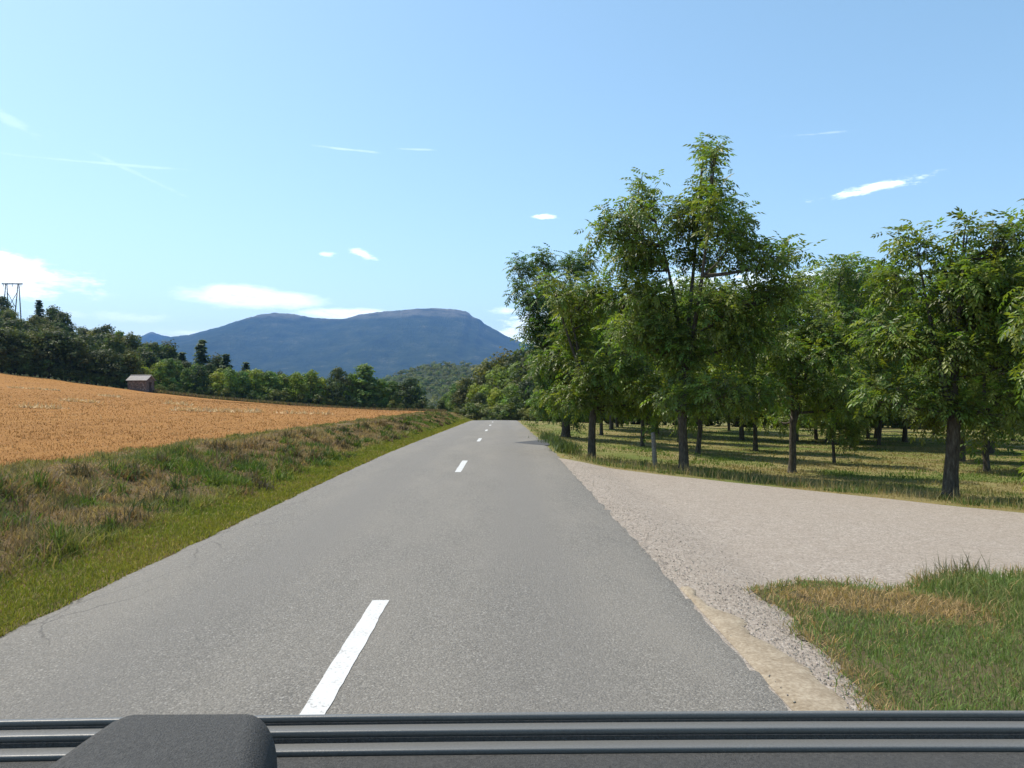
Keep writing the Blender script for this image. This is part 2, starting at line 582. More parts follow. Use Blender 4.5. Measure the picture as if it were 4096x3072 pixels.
vx = -np.concatenate([np.linspace(2.3, 7.2, 34)])[::-1]
vy = np.concatenate([np.linspace(-12, 30, 150), np.linspace(30.5, 150, 170)])
ob('left_bank', sheet('left_bank', vx, vy, lambda x, y: ground(x, y) + np.where(x < -6.5, -0.06 * (-6.5 - x) - 0.02, 0.008) - np.where(x > -2.42, 0.05, 0), [M_VERGE]), kind='structure')

mx_ = np.concatenate([np.linspace(2.3, 14, 60), np.geomspace(14.4, 118, 46)])
my_ = np.concatenate([np.linspace(-20, 30, 90), np.linspace(31, 200, 100)])
ob('orchard_meadow', sheet('orchard_meadow', mx_, my_, lambda x, y: ground(x, y) + (fbm(x, y, 0.5, 21) - .5) * 0.1 * sstep((x - 2.6) / .8) * sstep((y - yfar(x) - .2) / 1.0) - np.where(y < yfar(x) - .3, 0.06, 0.0) - np.where(x < 2.42, 0.05, 0), [M_MEADOW]), kind='structure')


def gravel_warp(X, Y):
    far = yfar(X) + (fbm(X, X * 0, 1.3, 31) - .5) * 0.5
    return X, -16 + (far + 16) * Y


ob('gravel_track', sheet('gravel_track', np.concatenate([np.linspace(2.36, 12, 60), np.linspace(12.3, 36, 40)]), np.linspace(0, 1, 110), lambda x, y: ground(x, y) + 0.004, [M_GRAVEL], warp=gravel_warp), kind='structure')

# road with slightly crumbled edges
ry = np.concatenate([np.linspace(-12, 26, 240), np.linspace(26.4, 130, 200)])
us = np.concatenate([[-1, -.985, -.95], np.linspace(-.85, .85, 14), [.95, .985, 1]])


def road_warp(X, Y):
    e = HALF + (fbm(Y, Y * 0, 1.7, 41) - .5) * 0.26 + (vnoise(Y, Y * 0, 7, 43) - .5) * 0.05
    e2 = HALF + (fbm(Y, Y * 0 + 9, 1.3, 47) - .5) * 0.18 + (vnoise(Y, Y * 0 + 4, 6, 48) - .5) * 0.05
    return np.where(X < 0, X * e, X * e2), Y


road = ob('road', sheet('road', us, ry, lambda x, y: road_z(y) + 0.016 + 0.03 * (1 - (x / HALF) ** 2) - np.where(abs(x) > HALF * .975, 0.02, 0), [M_ROAD], warp=road_warp), kind='structure')
for k in range(-1, 9):
    y0 = 2.89 + 13 * k
    n = 40
    yy = np.linspace(y0, y0 + 3, n)
    jl = (fbm(yy, yy * 0, 9, 51 + k) - .5) * 0.02
    jr = (fbm(yy, yy * 0 + 5, 9, 71 + k) - .5) * 0.02
    zz = road_z(yy) + 0.016 + 0.03 + 0.004
    V = np.concatenate([np.stack([-.065 + jl, yy, zz], 1), np.stack([.065 + jr, yy, zz], 1)])
    i = np.arange(n - 1)
    ob('centre_line_dash', mesh_np('centre_line_dash', V, np.stack([i, i + n, i + n + 1, i + 1], 1), None, [M_PAINT]), road)

V = [hit(px, py) for (px, py) in [(514, 443.6), (530, 441.6), (551, 441), (556, 443.6), (548, 446), (532, 445.2)]]  # cast shadow at the right road edge, painted as a thin dark sheet
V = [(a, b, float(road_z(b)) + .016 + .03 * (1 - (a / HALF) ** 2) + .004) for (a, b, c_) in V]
tm_ = bpy.data.meshes.new('painted_shadow')
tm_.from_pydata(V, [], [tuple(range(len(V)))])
M_SHADOW, t = new_mat('shadow_tone')
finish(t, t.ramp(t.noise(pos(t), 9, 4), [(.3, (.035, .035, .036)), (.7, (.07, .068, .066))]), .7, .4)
tm_.materials.append(M_SHADOW)
ob('painted_shadow', tm_, road)

# sandy strip beside the asphalt, near right
n = 120
yy = np.linspace(2.0, 6.4, n)
wd = 0.04 + 0.24 * sstep((6.4 - yy) / 1.6) + (fbm(yy, yy * 0, 2.5, 81, 5) - .5) * 0.3
xl = HALF - 0.05 + yy * 0
V = []
for j in range(6):
    x = xl + wd * j / 5
    V.append(np.stack([x, yy, ground(x, yy) + 0.010 + (0.012 if 0 < j < 5 else -.004)], 1))
V = np.concatenate(V)
F = [(j * n + i, (j + 1) * n + i, (j + 1) * n + i + 1, j * n + i + 1) for j in range(5) for i in range(n - 1)]
ob('sand_strip', mesh_np('sand_strip', V, F, None, [M_SAND], True), kind='structure')

# grass corner between road and track
PATCH_TOP = [hit(*p)[:2] for p in [(752, 592), (790, 582), (835, 583), (885, 591), (925, 581), (965, 577), (1024, 581)]]
PATCH_LEFT = [hit(*p, lo=2.0)[:2] for p in [(752, 592), (776, 606), (792, 632), (815, 662), (842, 694), (870, 722)]] + [(2.95, 2.0), (2.9, 0.5)]


def patch_in(x, y, m=0.0):
    """True inside the grass corner"""
    tx = np.array([p[0] for p in PATCH_TOP] + [12]); ty = np.array([p[1] for p in PATCH_TOP] + [8.6])
    ly = np.array([p[1] for p in PATCH_LEFT])[::-1]; lx = np.array([p[0] for p in PATCH_LEFT])[::-1]
    return (y < np.interp(x, tx, ty) - m) & (x > np.interp(y, ly, lx) + m)


g_x, g_y = np.meshgrid(np.linspace(2.6, 10, 120), np.linspace(0.4, 9.2, 130))
nz = (fbm(g_x, g_y, 2.2, 61, 5) - .5) * 0.9
ins = patch_in(g_x + nz * .6, g_y + nz * .6)
idx = np.arange(g_x.size).reshape(g_x.shape)
keep = ins[:-1, :-1] & ins[1:, 1:] & ins[1:, :-1] & ins[:-1, 1:]
F = np.stack([idx[:-1, :-1], idx[:-1, 1:], idx[1:, 1:], idx[1:, :-1]], -1)[keep]
ob('grass_corner', mesh_np('grass_corner', np.stack([g_x, g_y, ground(g_x, g_y) + 0.012 + 0.06 * fbm(g_x, g_y, 1.5, 62) * patch_in(g_x, g_y, .35)], -1).reshape(-1, 3), F, None, [M_PATCH], True), kind='structure')


# ---- mountain, far peak and wooded hill
def ridge_mesh(name, prof, Y0, depth, mat, nv=60, nu=520, seed=0, rough=0.1, back=0.7, base=-20.0):
    """a mountain whose skyline passes through the directions in prof, with spurs running down its near side"""
    us = np.linspace(prof[0][0], prof[-1][0], nu)
    pys = np.interp(us, [p[0] for p in prof], [p[1] for p in prof])
    X, Z = np.empty(nu), np.empty(nu)
    pys = pys + (fbm(us, us * 0, .35, seed + 2) - .5) * 1.3
    for i, (a, b) in enumerate(zip(us, pys)):
        p = px_at(a, b, Y0)
        X[i], Z[i] = p.x, p.z
    V = []
    vs = np.concatenate([np.linspace(-back, 0, 14)[:-1], np.linspace(0, 1, nv)])
    for v in vs:
        t_ = abs(v) if v >= 0 else abs(v) / back
        fall = (1 - t_) ** 1.35 * 0.55 + (1 - t_) * 0.45
        H = Z - base
        y = Y0 - v * depth + np.zeros(nu)
        spur = (fbm(X / depth * 7, np.full(nu, v * 2.2 + seed), 1.0, seed, 5) - .5) * 2
        z = base + H * fall + spur * H * rough * 4 * (t_ * (1 - t_)) 
        V.append(np.stack([X * (1 + 0.04 * v) + 0.0, y + spur * depth * 0.02, z], 1))
    V = np.concatenate(V)
    m = len(vs)
    idx = np.arange(m * nu).reshape(m, nu)
    F = np.stack([idx[:-1, :-1], idx[1:, :-1], idx[1:, 1:], idx[:-1, 1:]], -1).reshape(-1, 4)
    return mesh_np(name, V, F, None, [mat], True)


M_MOUNT, t = new_mat('mountain_forest')
g = pos(t)
a = t.noise(g, 0.007, 8, 0.62)
b = t.noise(g, 0.04, 5, 0.7)
sz = t.new('ShaderNodeSeparateXYZ', {0: g})
c = t.ramp(t.math('ADD', t.math('MULTIPLY', a, .6), t.math('MULTIPLY', b, .4)), [(0.34, (0.014, 0.026, 0.013)), (0.5, (0.035, 0.052, 0.024)), (0.6, (0.06, 0.075, 0.036)), (0.7, (0.2, 0.18, 0.14))])
bald = t.math('MULTIPLY', t.mapr(sz.outputs[2], 560, 640, 0, .7, True), t.mapr(a, .35, .55, .2, 1))
c = t.mix(bald, c, (0.2, 0.185, 0.14, 1))
finish(t, c, 1.0, 0.0, b, 1.0, 25.0)
PROF = [(-60, 380), (60, 362), (120, 350), (172, 336.5), (190, 335), (205, 331), (222, 326.5), (240, 320), (258, 314.5), (275, 312.5), (290, 313.5),
        (310, 317), (330, 319.3), (345, 318.5), (360, 314.5), (385, 311.5), (410, 309.2), (428, 308.0), (445, 308.6), (456, 309.6), (465, 310.8), (469, 313.2), (473, 316.8), (480, 319.4), (484, 323.5),
        (492, 328), (505, 335), (518, 341), (532, 346), (560, 352), (620, 362), (700, 372), (820, 385)]
ob('mountain', ridge_mesh('mountain', PROF, 6000, 2600, M_MOUNT, seed=3), kind='structure')
PK = [(100, 352), (128, 342), (142, 336), (150, 332.2), (153, 331.6), (158, 334), (170, 336.8), (190, 341), (230, 350)]
ob('distant_peak', ridge_mesh('distant_peak', PK, 7300, 900, M_MOUNT, 30, 90, seed=9), kind='structure')
HPROF = [(330, 408), (360, 392), (385, 382), (410, 372), (432, 366.5), (448, 364.5), (470, 366), (492, 367.5), (515, 364), (540, 358), (580, 352), (640, 350), (720, 356), (840, 370)]
HILL = ridge_mesh('wooded_hill', HPROF, 900, 420, M_LAND, 40, 120, seed=5, rough=0.08, base=-14)
hill = ob('wooded_hill', HILL, kind='structure')


# ------------------------------------------------------------------ vegetation builders
def unit(v):
    return v / (np.linalg.norm(v, axis=-1, keepdims=True) + 1e-9)


def blades(P, H, W, C, lean=0.35, curl=0.5, seg=True):
    """grass blades: base quad and tip triangle each"""
    n = len(P)
    a = rng.uniform(0, 2 * math.pi, n)
    sd = np.stack([np.cos(a), np.sin(a), np.zeros(n)], 1)
    b = rng.uniform(0, 2 * math.pi, n)
    ln = np.abs(rng.normal(0, lean, n))
    dr = np.stack([np.cos(b) * ln, np.sin(b) * ln, np.ones(n)], 1)
    dr = unit(dr)
    mid = P + dr * (H * 0.55)[:, None]
    dr2 = dr.copy()
    dr2[:, :2] *= 1 + curl * 2
    dr2[:, 2] -= curl * rng.uniform(0, 1, n) * 0.8
    tip = mid + unit(dr2) * (H * 0.45)[:, None]
    w = (W / 2)[:, None]
    V = np.stack([P - sd * w, P + sd * w, mid + sd * w * .8, mid - sd * w * .8, tip], 1).reshape(-1, 3)
    i = np.arange(n)[:, None] * 5
    F = np.concatenate([i + np.array([[0, 1, 2]]), i + np.array([[0, 2, 3]]), i + np.array([[3, 2, 4]])], 0)
    return V, F, np.repeat(C, 5, 0)


def merge(parts):
    V, F, C, n = [], [], [], 0
    for v, f, c in parts:
        V.append(v); F.append(f + n); C.append(c)
        n += len(v)
    return np.concatenate(V), np.concatenate(F), np.concatenate(C)


def jitter_col(c, n, v=0.2, h=0.1):
    c = np.asarray(c, float)
    k = rng.uniform(1 - v, 1 + v, (n, 1))
    return np.clip(c * k * rng.uniform(1 - h, 1 + h, (n, 3)), 0, 1)


# compound leaf: four pairs of leaflets and a terminal one along +x, arching down
def frond_template():
    V, F = [], []

    def leaflet(p, ang, L, wd, droop):
        d = np.array([math.cos(ang), math.sin(ang), -droop])
        d /= np.linalg.norm(d)
        s = np.cross([0, 0, 1.0], d)
        s /= np.linalg.norm(s)
        b = len(V)
        V.extend([p, p + d * L * .5 + s * wd / 2 + np.array([0, 0, .02]), p + d * L - np.array([0, 0, .06]), p + d * L * .5 - s * wd / 2 + np.array([0, 0, .02])])
        F.extend([(b, b + 3, b + 2), (b, b + 2, b + 1)])
    for i, tt in enumerate((.38, .64, .9)):
        p = np.array([tt, 0, -0.35 * tt ** 2])
        for s in (-1, 1):
            leaflet(p, s * R(64 - i * 9), (.34, .42, .46)[i], .185, .5)
    leaflet(np.array([1.0, 0, -.36]), 0, .48, .2, .8)
    return np.array(V), np.array(F)


FV, FF = frond_template()


def place_template(TV, TF, P, D, UP, S, C):
    D = unit(D)
    N = UP - (UP * D).sum(1, keepdims=True) * D
    N = unit(N)
    B = np.cross(N, D)
    V = P[:, None] + S[:, None, None] * (TV[None, :, 0:1] * D[:, None] + TV[None, :, 1:2] * B[:, None] + TV[None, :, 2:3] * N[:, None])
    k = len(TV)
    F = (TF[None] + np.arange(len(P))[:, None, None] * k).reshape(-1, 3)
    return V.reshape(-1, 3), F, np.repeat(C, k, 0)


def rand_dir(n):
    return unit(rng.normal(size=(n, 3)))


def bend(p0, p1, n=6, sag=0.12, up=0.25):
    p0, p1 = np.asarray(p0, float), np.asarray(p1, float)
    L = np.linalg.norm(p1 - p0)
    tt = np.linspace(0, 1, n)[:, None]
    c = (p0 + p1) / 2 + rng.normal(0, sag * L, 3) * np.array([1, 1, .3]) + np.array([0, 0, -up * L * .3])
    return (1 - tt) ** 2 * p0 + 2 * tt * (1 - tt) * c + tt ** 2 * p1


def walnut_parts(lobes, fork=2.3, r0=0.16, twig_k=1.6, leaf=0.305, tone=(0.125, 0.178, 0.034), lean=(0, 0)):
    """trunk mesh and leaf arrays for a walnut; lobes = (x, y, z, rx, ry, rz, density)"""
    acc = Acc()
    top = max(l[2] for l in lobes)
    cx = np.mean([l[0] for l in lobes]); cy = np.mean([l[1] for l in lobes])
    lx_, ly_ = rng.normal(0, .03, 2)
    ts = np.array([-0.35, 0, .12, .5, 1.0, 1.6, fork])
    tr = np.array([2.0, 1.5, 1.25, 1.08, 1.0, .95, .98]) * r0
    tp = np.stack([lx_ * ts + np.cumsum(rng.normal(0, .014, 7)), ly_ * ts + np.cumsum(rng.normal(0, .014, 7)), ts], 1)
    acc.tube(tp, tr, 12)
    fp = tp[-1]
    # two or three leaders from the fork
    leaders = []
    for q in range(3):
        hi = sorted(lobes, key=lambda l: -l[2])[q * 2 % len(lobes)]
        lp = bend(fp + np.array([0, 0, -.25]), (np.array(hi[:3]) * .9 + np.array([cx, cy, top]) * .1), 9, .05, .15)
        acc.tube(lp, r0 * .66 * (1 - np.linspace(0, 1, 9)) ** 1.2 + .012, 7)
        leaders.append(lp)
    LPt = np.concatenate(leaders + [tp[-2:]])
    P, D, U, S, C = [], [], [], [], []
    tone = np.array(tone)
    for (x, y, z, rx, ry, rz, dens) in lobes:
        c = np.array([x, y, z]); rr = np.array([rx, ry, rz])
        cand = LPt[(LPt[:, 2] < z - 0.1)]
        if len(cand) == 0:
            cand = tp[-2:]
        k = np.argmin(np.linalg.norm(cand - c, axis=1) + 0.4 * np.abs(cand[:, 2] - (z - rz * .8)))
        lp = bend(cand[k], c + rng.normal(0, .15, 3) * rr, 7, .07, .3)
        L = np.linalg.norm(lp[-1] - lp[0])
        acc.tube(lp, np.linspace(min(.07, .022 + L * .016), .012, 7), 5)
        nt = int(dens * twig_k * 15 * (rx * ry + ry * rz + rx * rz) / 1.6) + 5
        dirs = rand_dir(nt)
        dirs[:, 2] = np.where(rng.random(nt) < .65, np.abs(dirs[:, 2]), dirs[:, 2])
        for d in dirs:
            tcol = tone * rng.uniform(.55, 1.45) * np.array([rng.uniform(.8, 1.3), 1, rng.uniform(.8, 1.2)])
            rad = rng.uniform(.55, 1.12)
            s0 = lp[rng.integers(3, 7)] + rng.normal(0, .08, 3)
            e = c + d * rr * rad + np.array([0, 0, 0.06])
            tw = bend(s0, e, 5, .08, -.25)
            if rng.random() < .5:
                acc.tube(tw, [.011, .009, .008, .006, .004], 3)
            TL_ = np.linalg.norm(e - s0)
            td = unit(tw[-1] - tw[-3])
            nf = max(5, int(TL_ / .15))
            for q in range(nf):
                f = 1 - (q / nf) * .75 + rng.normal(0, .02)
                i = min(3.999, max(0, f * 4)); ii = int(i)
                p = tw[ii] * (1 - (i - ii)) + tw[ii + 1] * (i - ii)
                az_ = q * 2.4 + rng.normal(0, .4)
                side = unit(np.cross(td, [0.3, .2, 1]))
                sd2 = np.cross(td, side)
                out = math.cos(az_) * side + math.sin(az_) * sd2
                dd = unit(td * (.75 if q < 2 else .35) + out * .9 + np.array([0, 0, -.12]))
                P.append(p); D.append(dd)
                U.append(np.array([0, 0, 1.0]) + rng.normal(0, .28, 3))
                S.append(leaf * rng.uniform(.7, 1.15)); C.append(np.clip(tcol * rng.uniform(.85, 1.15), 0, 1))
    V, F, CC = place_template(FV, FF, np.array(P), np.array(D), np.array(U), np.array(S), np.array(C))
    return acc, V, F, CC


def tree_object(name, loc, trunk_me, crown_me, label, group=None, rz=0.0, s=1.0, cat='tree'):
    e = ob(name, None, label=label, cat=cat, group=group, loc=loc)
    e.rotation_euler = (0, 0, rz)
    e.scale = (s, s, s) if not isinstance(s, tuple) else s
    e.empty_display_size = .3
    ob('trunk', trunk_me, e)
    ob('crown', crown_me, e)
    return e


def hero_walnut(bpx, bpy_, lobes_px, label, seed_depth=1.0, Y=None, dens=1.0, extra=5, **kw):
    """walnut standing where the picture shows its foot; lobes given as picture ellipses at the tree's own distance"""
    if Y is None:
        x, y, z = hit(bpx, bpy_)
    else:
        p = px_at(bpx, bpy_, Y)
        x, y = p.x, p.y
        z = float(ground(x, y))
    k = y / F_PX
    lobes = []
    bx = x
    Rm = max(abs(px_at(l[0], l[1], y).x - bx) for l in lobes_px)
    for l in lobes_px:
        p = px_at(l[0], l[1], y)
        dx, dz = p.x - bx, p.z - z
        lim = math.sqrt(max(0.2, Rm * Rm * 1.0 - dx * dx)) * .75
        dy = rng.uniform(-1, 1) * lim * seed_depth
        rx, rz = l[2] * k, l[3] * k
        dd = l[4] if len(l) > 4 else 1.0
        lobes.append((dx * (1 + dy / y), dy, dz + (p.z - 1.6) * dy / y, rx, (rx + rz) / 2, rz, dd * dens))
    base = [l for l in lobes]
    for q in range(extra):
        l = base[rng.integers(0, len(base))]
        lobes.append((l[0] * .6, -l[1] * .9 + rng.normal(0, .3), l[2] * .9, l[3] * .85, l[4] * .85, l[5] * .85, dens * .8))
    acc, V, F, C = walnut_parts(lobes, **kw)
    tree_object('walnut_tree', (x, y, z), acc.mesh('walnut_trunk', [M_BARK]), mesh_np('walnut_crown', V, F, C, [M_LEAF]), label)
    return x, y, z


GROVE = 'walnut trees of the orchard'
# B: the tall one
hero_walnut(684, 471, [(714, 198, 22, 34), (690, 228, 34, 34), (650, 205, 26, 30), (618, 225, 30, 24), (596, 236, 18, 15, .8), (744, 235, 22, 38), (752, 262, 26, 26), (706, 262, 30, 26),
                       (640, 262, 38, 32), (655, 300, 28, 28), (770, 300, 30, 32), (786, 262, 22, 24, .5), (715, 315, 34, 34), (640, 340, 40, 30), (680, 350, 34, 30),
                       (750, 345, 38, 36), (715, 385, 46, 24), (660, 395, 34, 18), (757, 395, 30, 20), (716, 152, 7, 17, .9), (705, 160, 8, 10, .8)],
            'tallest walnut tree, its thin top shoot rising into the sky beside the fence post', fork=2.6, r0=.12, extra=10, seed_depth=.7, dens=1.45)
# A
hero_walnut(592, 459, [(590, 300, 36, 26), (562, 302, 18, 24), (622, 305, 32, 32), (578, 345, 34, 26), (556, 368, 22, 24), (562, 398, 20, 18), (600, 380, 40, 30),
                       (637, 365, 32, 32), (570, 402, 24, 14), (618, 408, 34, 16), (655, 395, 26, 24), (548, 285, 8, 12, .8)],
            'walnut tree nearest the road edge with bright leaves hanging on its left', fork=2.0, r0=.108, extra=7, dens=1.1)
# C
hero_walnut(792, 473, [(795, 300, 28, 22), (775, 320, 26, 30), (820, 325, 30, 26), (760, 355, 26, 30), (800, 350, 40, 30), (842, 350, 30, 34),
                       (770, 392, 36, 26), (826, 395, 38, 26), (800, 420, 30, 10, .7), (850, 405, 26, 22)],
            'walnut tree with open forked limbs, standing between the tallest one and the thick right one', fork=1.75, r0=.1, extra=4, dens=.9)
# D
hero_walnut(950, 497, [(928, 250, 36, 24), (985, 246, 32, 26), (958, 232, 14, 14), (1000, 236, 16, 18), (912, 288, 26, 32), (960, 292, 44, 36), (1012, 290, 30, 40), (898, 345, 34, 36),
                       (950, 352, 46, 38), (1008, 352, 40, 40), (895, 398, 38, 24), (942, 408, 42, 24), (1005, 402, 36, 26)],
            'walnut tree with the thickest trunk, standing at the gravel edge on the right', fork=1.9, r0=.138, extra=9, dens=1.25)
# F: beyond the right edge of the picture, branches reach into it
hero_walnut(1128, 520, [(1044, 228, 26, 26), (1094, 230, 50, 40), (1054, 290, 34, 36), (1114, 300, 60, 50), (1049, 330, 36, 30), (1094, 370, 60, 40), (1164, 340, 60, 60), (1066, 392, 32, 26),
                        (1062, 445, 34, 26), (1049, 468, 22, 18), (1124, 420, 50, 30), (1194, 410, 50, 40)],
            'walnut tree at the far right edge of the picture, only its hanging branches showing', Y=14.0, fork=2.0, r0=.16, extra=4)
# E: darker one behind A
hero_walnut(566, 437, [(522, 272, 13, 18), (516, 290, 8, 12, .8), (545, 264, 16, 16), (582, 268, 20, 18), (534, 305, 18, 22), (570, 310, 30, 28), (540, 340, 22, 20), (575, 350, 34, 26),
                       (548, 376, 22, 22), (580, 395, 34, 22), (552, 405, 22, 18), (600, 330, 24, 28), (560, 340, 26, 26), (536, 330, 16, 18), (570, 415, 26, 12)],
            'dark walnut tree behind the one nearest the road, its crown against the mountain', Y=40.0, fork=2.3, r0=.2, extra=5, dens=1.0, leaf=.38, tone=(0.075, 0.13, 0.032))

# variants for the rest of the orchard
WV = []
for vi in range(4):
    lobes = []
    H = 5.6
    for q in range(15):
        a = q * 2.399 + vi
        h = 1.75 + (q / 12) * (H - 1.75)
        rad = 1.75 * math.sin(.55 + min(1, (h - 1.6) / 3.6) * 1.7) * rng.uniform(.6, 1.1)
        lobes.append((math.cos(a) * rad, math.sin(a) * rad, h + rng.normal(0, .2), .95 * rng.uniform(.8, 1.2), .95, .8 * rng.uniform(.8, 1.2), .8))
    lobes.append((0, 0, H + .5, .6, .6, .8, .8))
    acc, V, F, C = walnut_parts(lobes, fork=1.5, r0=.09, leaf=.38, twig_k=1.25)
    WV.append((acc.mesh('walnut_trunk', [M_BARK]), mesh_np('walnut_crown', V, F, C, [M_LEAF])))


def orchard_tree(x, y, s, label, i, group=GROVE):
    z = float(ground(x, y))
    tree_object('walnut_tree', (x, y, z - .03), WV[i % 4][0], WV[i % 4][1], label, group, rng.uniform(0, 6.28), s)


NAMED = [(601, 435, 1.15, 'walnut tree whose dark trunk stands just right of the nearest roadside one, further back'),
         (642, 446, 1.0, 'walnut tree behind the gap left of the fence post'),
         (658, 434, 1.2, 'walnut tree far behind the fence post, its thin dark trunk in line with it'),
         (698, 454, 1.05, 'walnut tree just behind the tallest one, its trunk showing to the right'),
         (756, 451, 1.05, 'walnut tree in the second row, left of the open forked one'),
         (797, 442, 1.1, 'walnut tree straight behind the open forked one'),
         (816, 440, 1.15, 'slender walnut trunk deep in the orchard, right of the open forked tree'),
         (879, 445, 1.1, 'walnut tree deep in the orchard, left of the thick trunked one'),
         (962, 462, 1.1, 'walnut tree right behind the thick trunked one'),
         (742, 440, 1.1, 'walnut tree in the third row behind the tallest one')]
taken = []
for i, (px, py, s, lab) in enumerate(NAMED):
    x, y, z = hit(px, py)
    taken.append((x, y))
    orchard_tree(x, y, s * rng.uniform(.95, 1.08), lab, i, None)
x, y, z = hit(835, 464)
taken.append((x, y))
orchard_tree(x, y, .62, 'small young walnut tree with thin trunk and low leaves in the sunny meadow', 2, None)
i = 0
for gy in np.arange(46, 104, 10.5):
    for gx in np.arange(8, 100, 9.6):
        x, y = gx + rng.uniform(-1, 1) + (gy * .13) % 3, gy + rng.uniform(-1, 1)
        if x > 12 + y * 0.78 or min((x - a) ** 2 + (y - b) ** 2 for a, b in taken) < 20:
            continue
        i += 1
        orchard_tree(x, y, rng.uniform(1.05, 1.35), 'walnut tree in the deep shade at the back of the orchard', i)
for (px, Y, sc_) in [(852, 44, 1.62), (828, 50, 1.6), (876, 58, 1.75), (742, 52, 1.6), (655, 56, 1.6), (612, 62, 1.6), (905, 52, 1.6), (990, 40, 1.5), (700, 64, 1.7)]:
    i += 1
    orchard_tree(px_at(px, 396, Y).x, Y, sc_, {852: 'tall walnut tree further back whose round top shows left of the thick trunked one', 828: 'tall walnut tree further back, rising just right of the open forked one',
                                               876: 'tall walnut tree far back, half hidden by the left side of the thick trunked one'}.get(px, 'tall walnut tree rising behind the front trees of the orchard'), i)
for (x, y) in [(18, 27), (24.5, 33), (30, 29), (19.5, 20.5)]:
    i += 1
    orchard_tree(x, y, 1.1, 'walnut tree behind the right edge of the orchard', i)


# ---- distant trees: many leaf-clump faces through the crown
def card_template():
    V = np.array([[0, -.5, 0], [.55, -.32, .12], [1, 0, -.1], [.55, .34, .1], [0, .45, -.05], [.3, 0, .16]])
    F = np.array([[0, 1, 5], [1, 2, 5], [2, 3, 5], [3, 4, 5]])
    V[:, 0] -= .5
    return V, F


KV, KF = card_template()


def far_tree(kind, tone, n=1500, h=8.0):
    """meshes of a distant tree of height about h"""
    acc = Acc()
    tone = np.array(tone)
    P, D, U, S, C = [], [], [], [], []
    if kind == 'conifer':
        acc.tube([(0, 0, -.4), (0.02, 0, h * .5), (0, 0, h * .97)], [.2, .12, .03], 6)
        tiers = 15
        for q in range(tiers):
            hh = h * (.16 + .82 * q / (tiers - 1))
            rad = (1 - q / (tiers - .4)) ** .8 * h * .24 + .15
            for b in range(9):
                a = rng.uniform(0, 6.28); rr = rad * rng.uniform(.75, 1.2)
                for e in range(max(3, int(n / tiers / 9))):
                    f = rng.uniform(.15, 1)
                    P.append((math.cos(a) * rr * f + rng.normal(0, .12), math.sin(a) * rr * f + rng.normal(0, .12), hh - .25 * rr * f + rng.normal(0, .1)))
                    D.append((math.cos(a) + rng.normal(0, .3), math.sin(a) + rng.normal(0, .3), -.2 + rng.normal(0, .25)))
                    U.append((rng.normal(0, .3), rng.normal(0, .3), 1)); S.append(rng.uniform(.3, .55)); C.append(tone * rng.uniform(.7, 1.3))
    else:
        wide = {'oak': .36, 'poplar': .2, 'round': .33, 'ash': .27, 'shrub': .5}[kind]
        c0 = {'oak': .07, 'poplar': .05, 'round': .05, 'ash': .07, 'shrub': .03}[kind]
        nl = {'oak': 22, 'poplar': 16, 'round': 18, 'ash': 18, 'shrub': 12}[kind]
        acc.tube([(0, 0, -.5), (.03, 0, .2), (.05, .03, h * c0 + .6), (0, 0, h * .72)], [h * .028, h * .02, h * .016, .03], 7)
        lob = []
        for q in range(nl):
            f = (q + .5) / nl
            hh = h * (c0 + (1 - c0) * (.08 + .84 * f))
            prof = math.sin(math.pi * min(1, (.12 + .88 * f) ** (.75 if kind != 'poplar' else .6))) ** .7
            rad = wide * h * prof * rng.uniform(.35, .85)
            a = q * 2.4 + rng.uniform(-.5, .5)
            r = h * wide * rng.uniform(.34, .52) * (1.0 if kind != 'poplar' else 1.2)
            c = np.array([math.cos(a) * rad, math.sin(a) * rad, hh])
            lob.append((c, r))
            st = np.array([0, 0, max(h * c0, hh - rad * 1.1 - .3)])
            acc.tube(bend(st, c, 4, .05, .2), [.06, .05, .035, .02], 4)
        per = max(20, n // nl)
        for (c, r) in lob:
            d = rand_dir(per)
            d[:, 2] = np.where(rng.random(per) < .55, np.abs(d[:, 2]), d[:, 2])
            sub = tone * rng.uniform(.7, 1.3) * np.array([rng.uniform(.85, 1.2), 1, rng.uniform(.85, 1.15)])
            lump = 1 + .25 * np.sin(d[:, 0] * 5 + c[0] * 3) * np.sin(d[:, 1] * 5 + c[1] * 2)
            pp = c + d * (r * rng.uniform(.55, 1.08, per) * lump)[:, None] * np.array([1, 1, .85])
            for j in range(per):
                P.append(pp[j]); D.append(np.cross(d[j], rng.normal(size=3))); U.append(d[j] + rng.normal(0, .45, 3))
                S.append(rng.uniform(.22, .46) * (h / 8) ** .5); C.append(sub * rng.uniform(.8, 1.2))
    V, F, CC = place_template(KV, KF, np.array(P, float), np.array(D, float), np.array(U, float), np.array(S), np.clip(np.array(C), 0, 1))
    return acc.mesh(kind + '_trunk', [M_BARK]), mesh_np(kind + '_crown', V, F, CC, [M_FAR])


OAK = [far_tree('oak', c_, 3000) for c_ in ((0.07, 0.094, 0.03), (0.082, 0.105, 0.03), (0.06, 0.088, 0.032), (0.095, 0.115, 0.034))]
RND = [far_tree('round', (0.15, 0.225, 0.045), 2400) for _ in range(3)]
ASH = [far_tree('ash', (0.14, 0.205, 0.055), 2300) for _ in range(3)]
POP = [far_tree('poplar', (0.12, 0.19, 0.052), 2200) for _ in range(2)]
YEL = [far_tree('round', (0.23, 0.28, 0.042), 2400) for _ in range(2)]
DRK = [far_tree('round', (0.055, 0.085, 0.034), 2600) for _ in range(2)]
PIN = [far_tree('conifer', (0.085, 0.125, 0.052), 1900) for _ in range(2)]
SHR = [far_tree('shrub', (0.11, 0.145, 0.042), 1000, 2.5) for _ in range(3)]


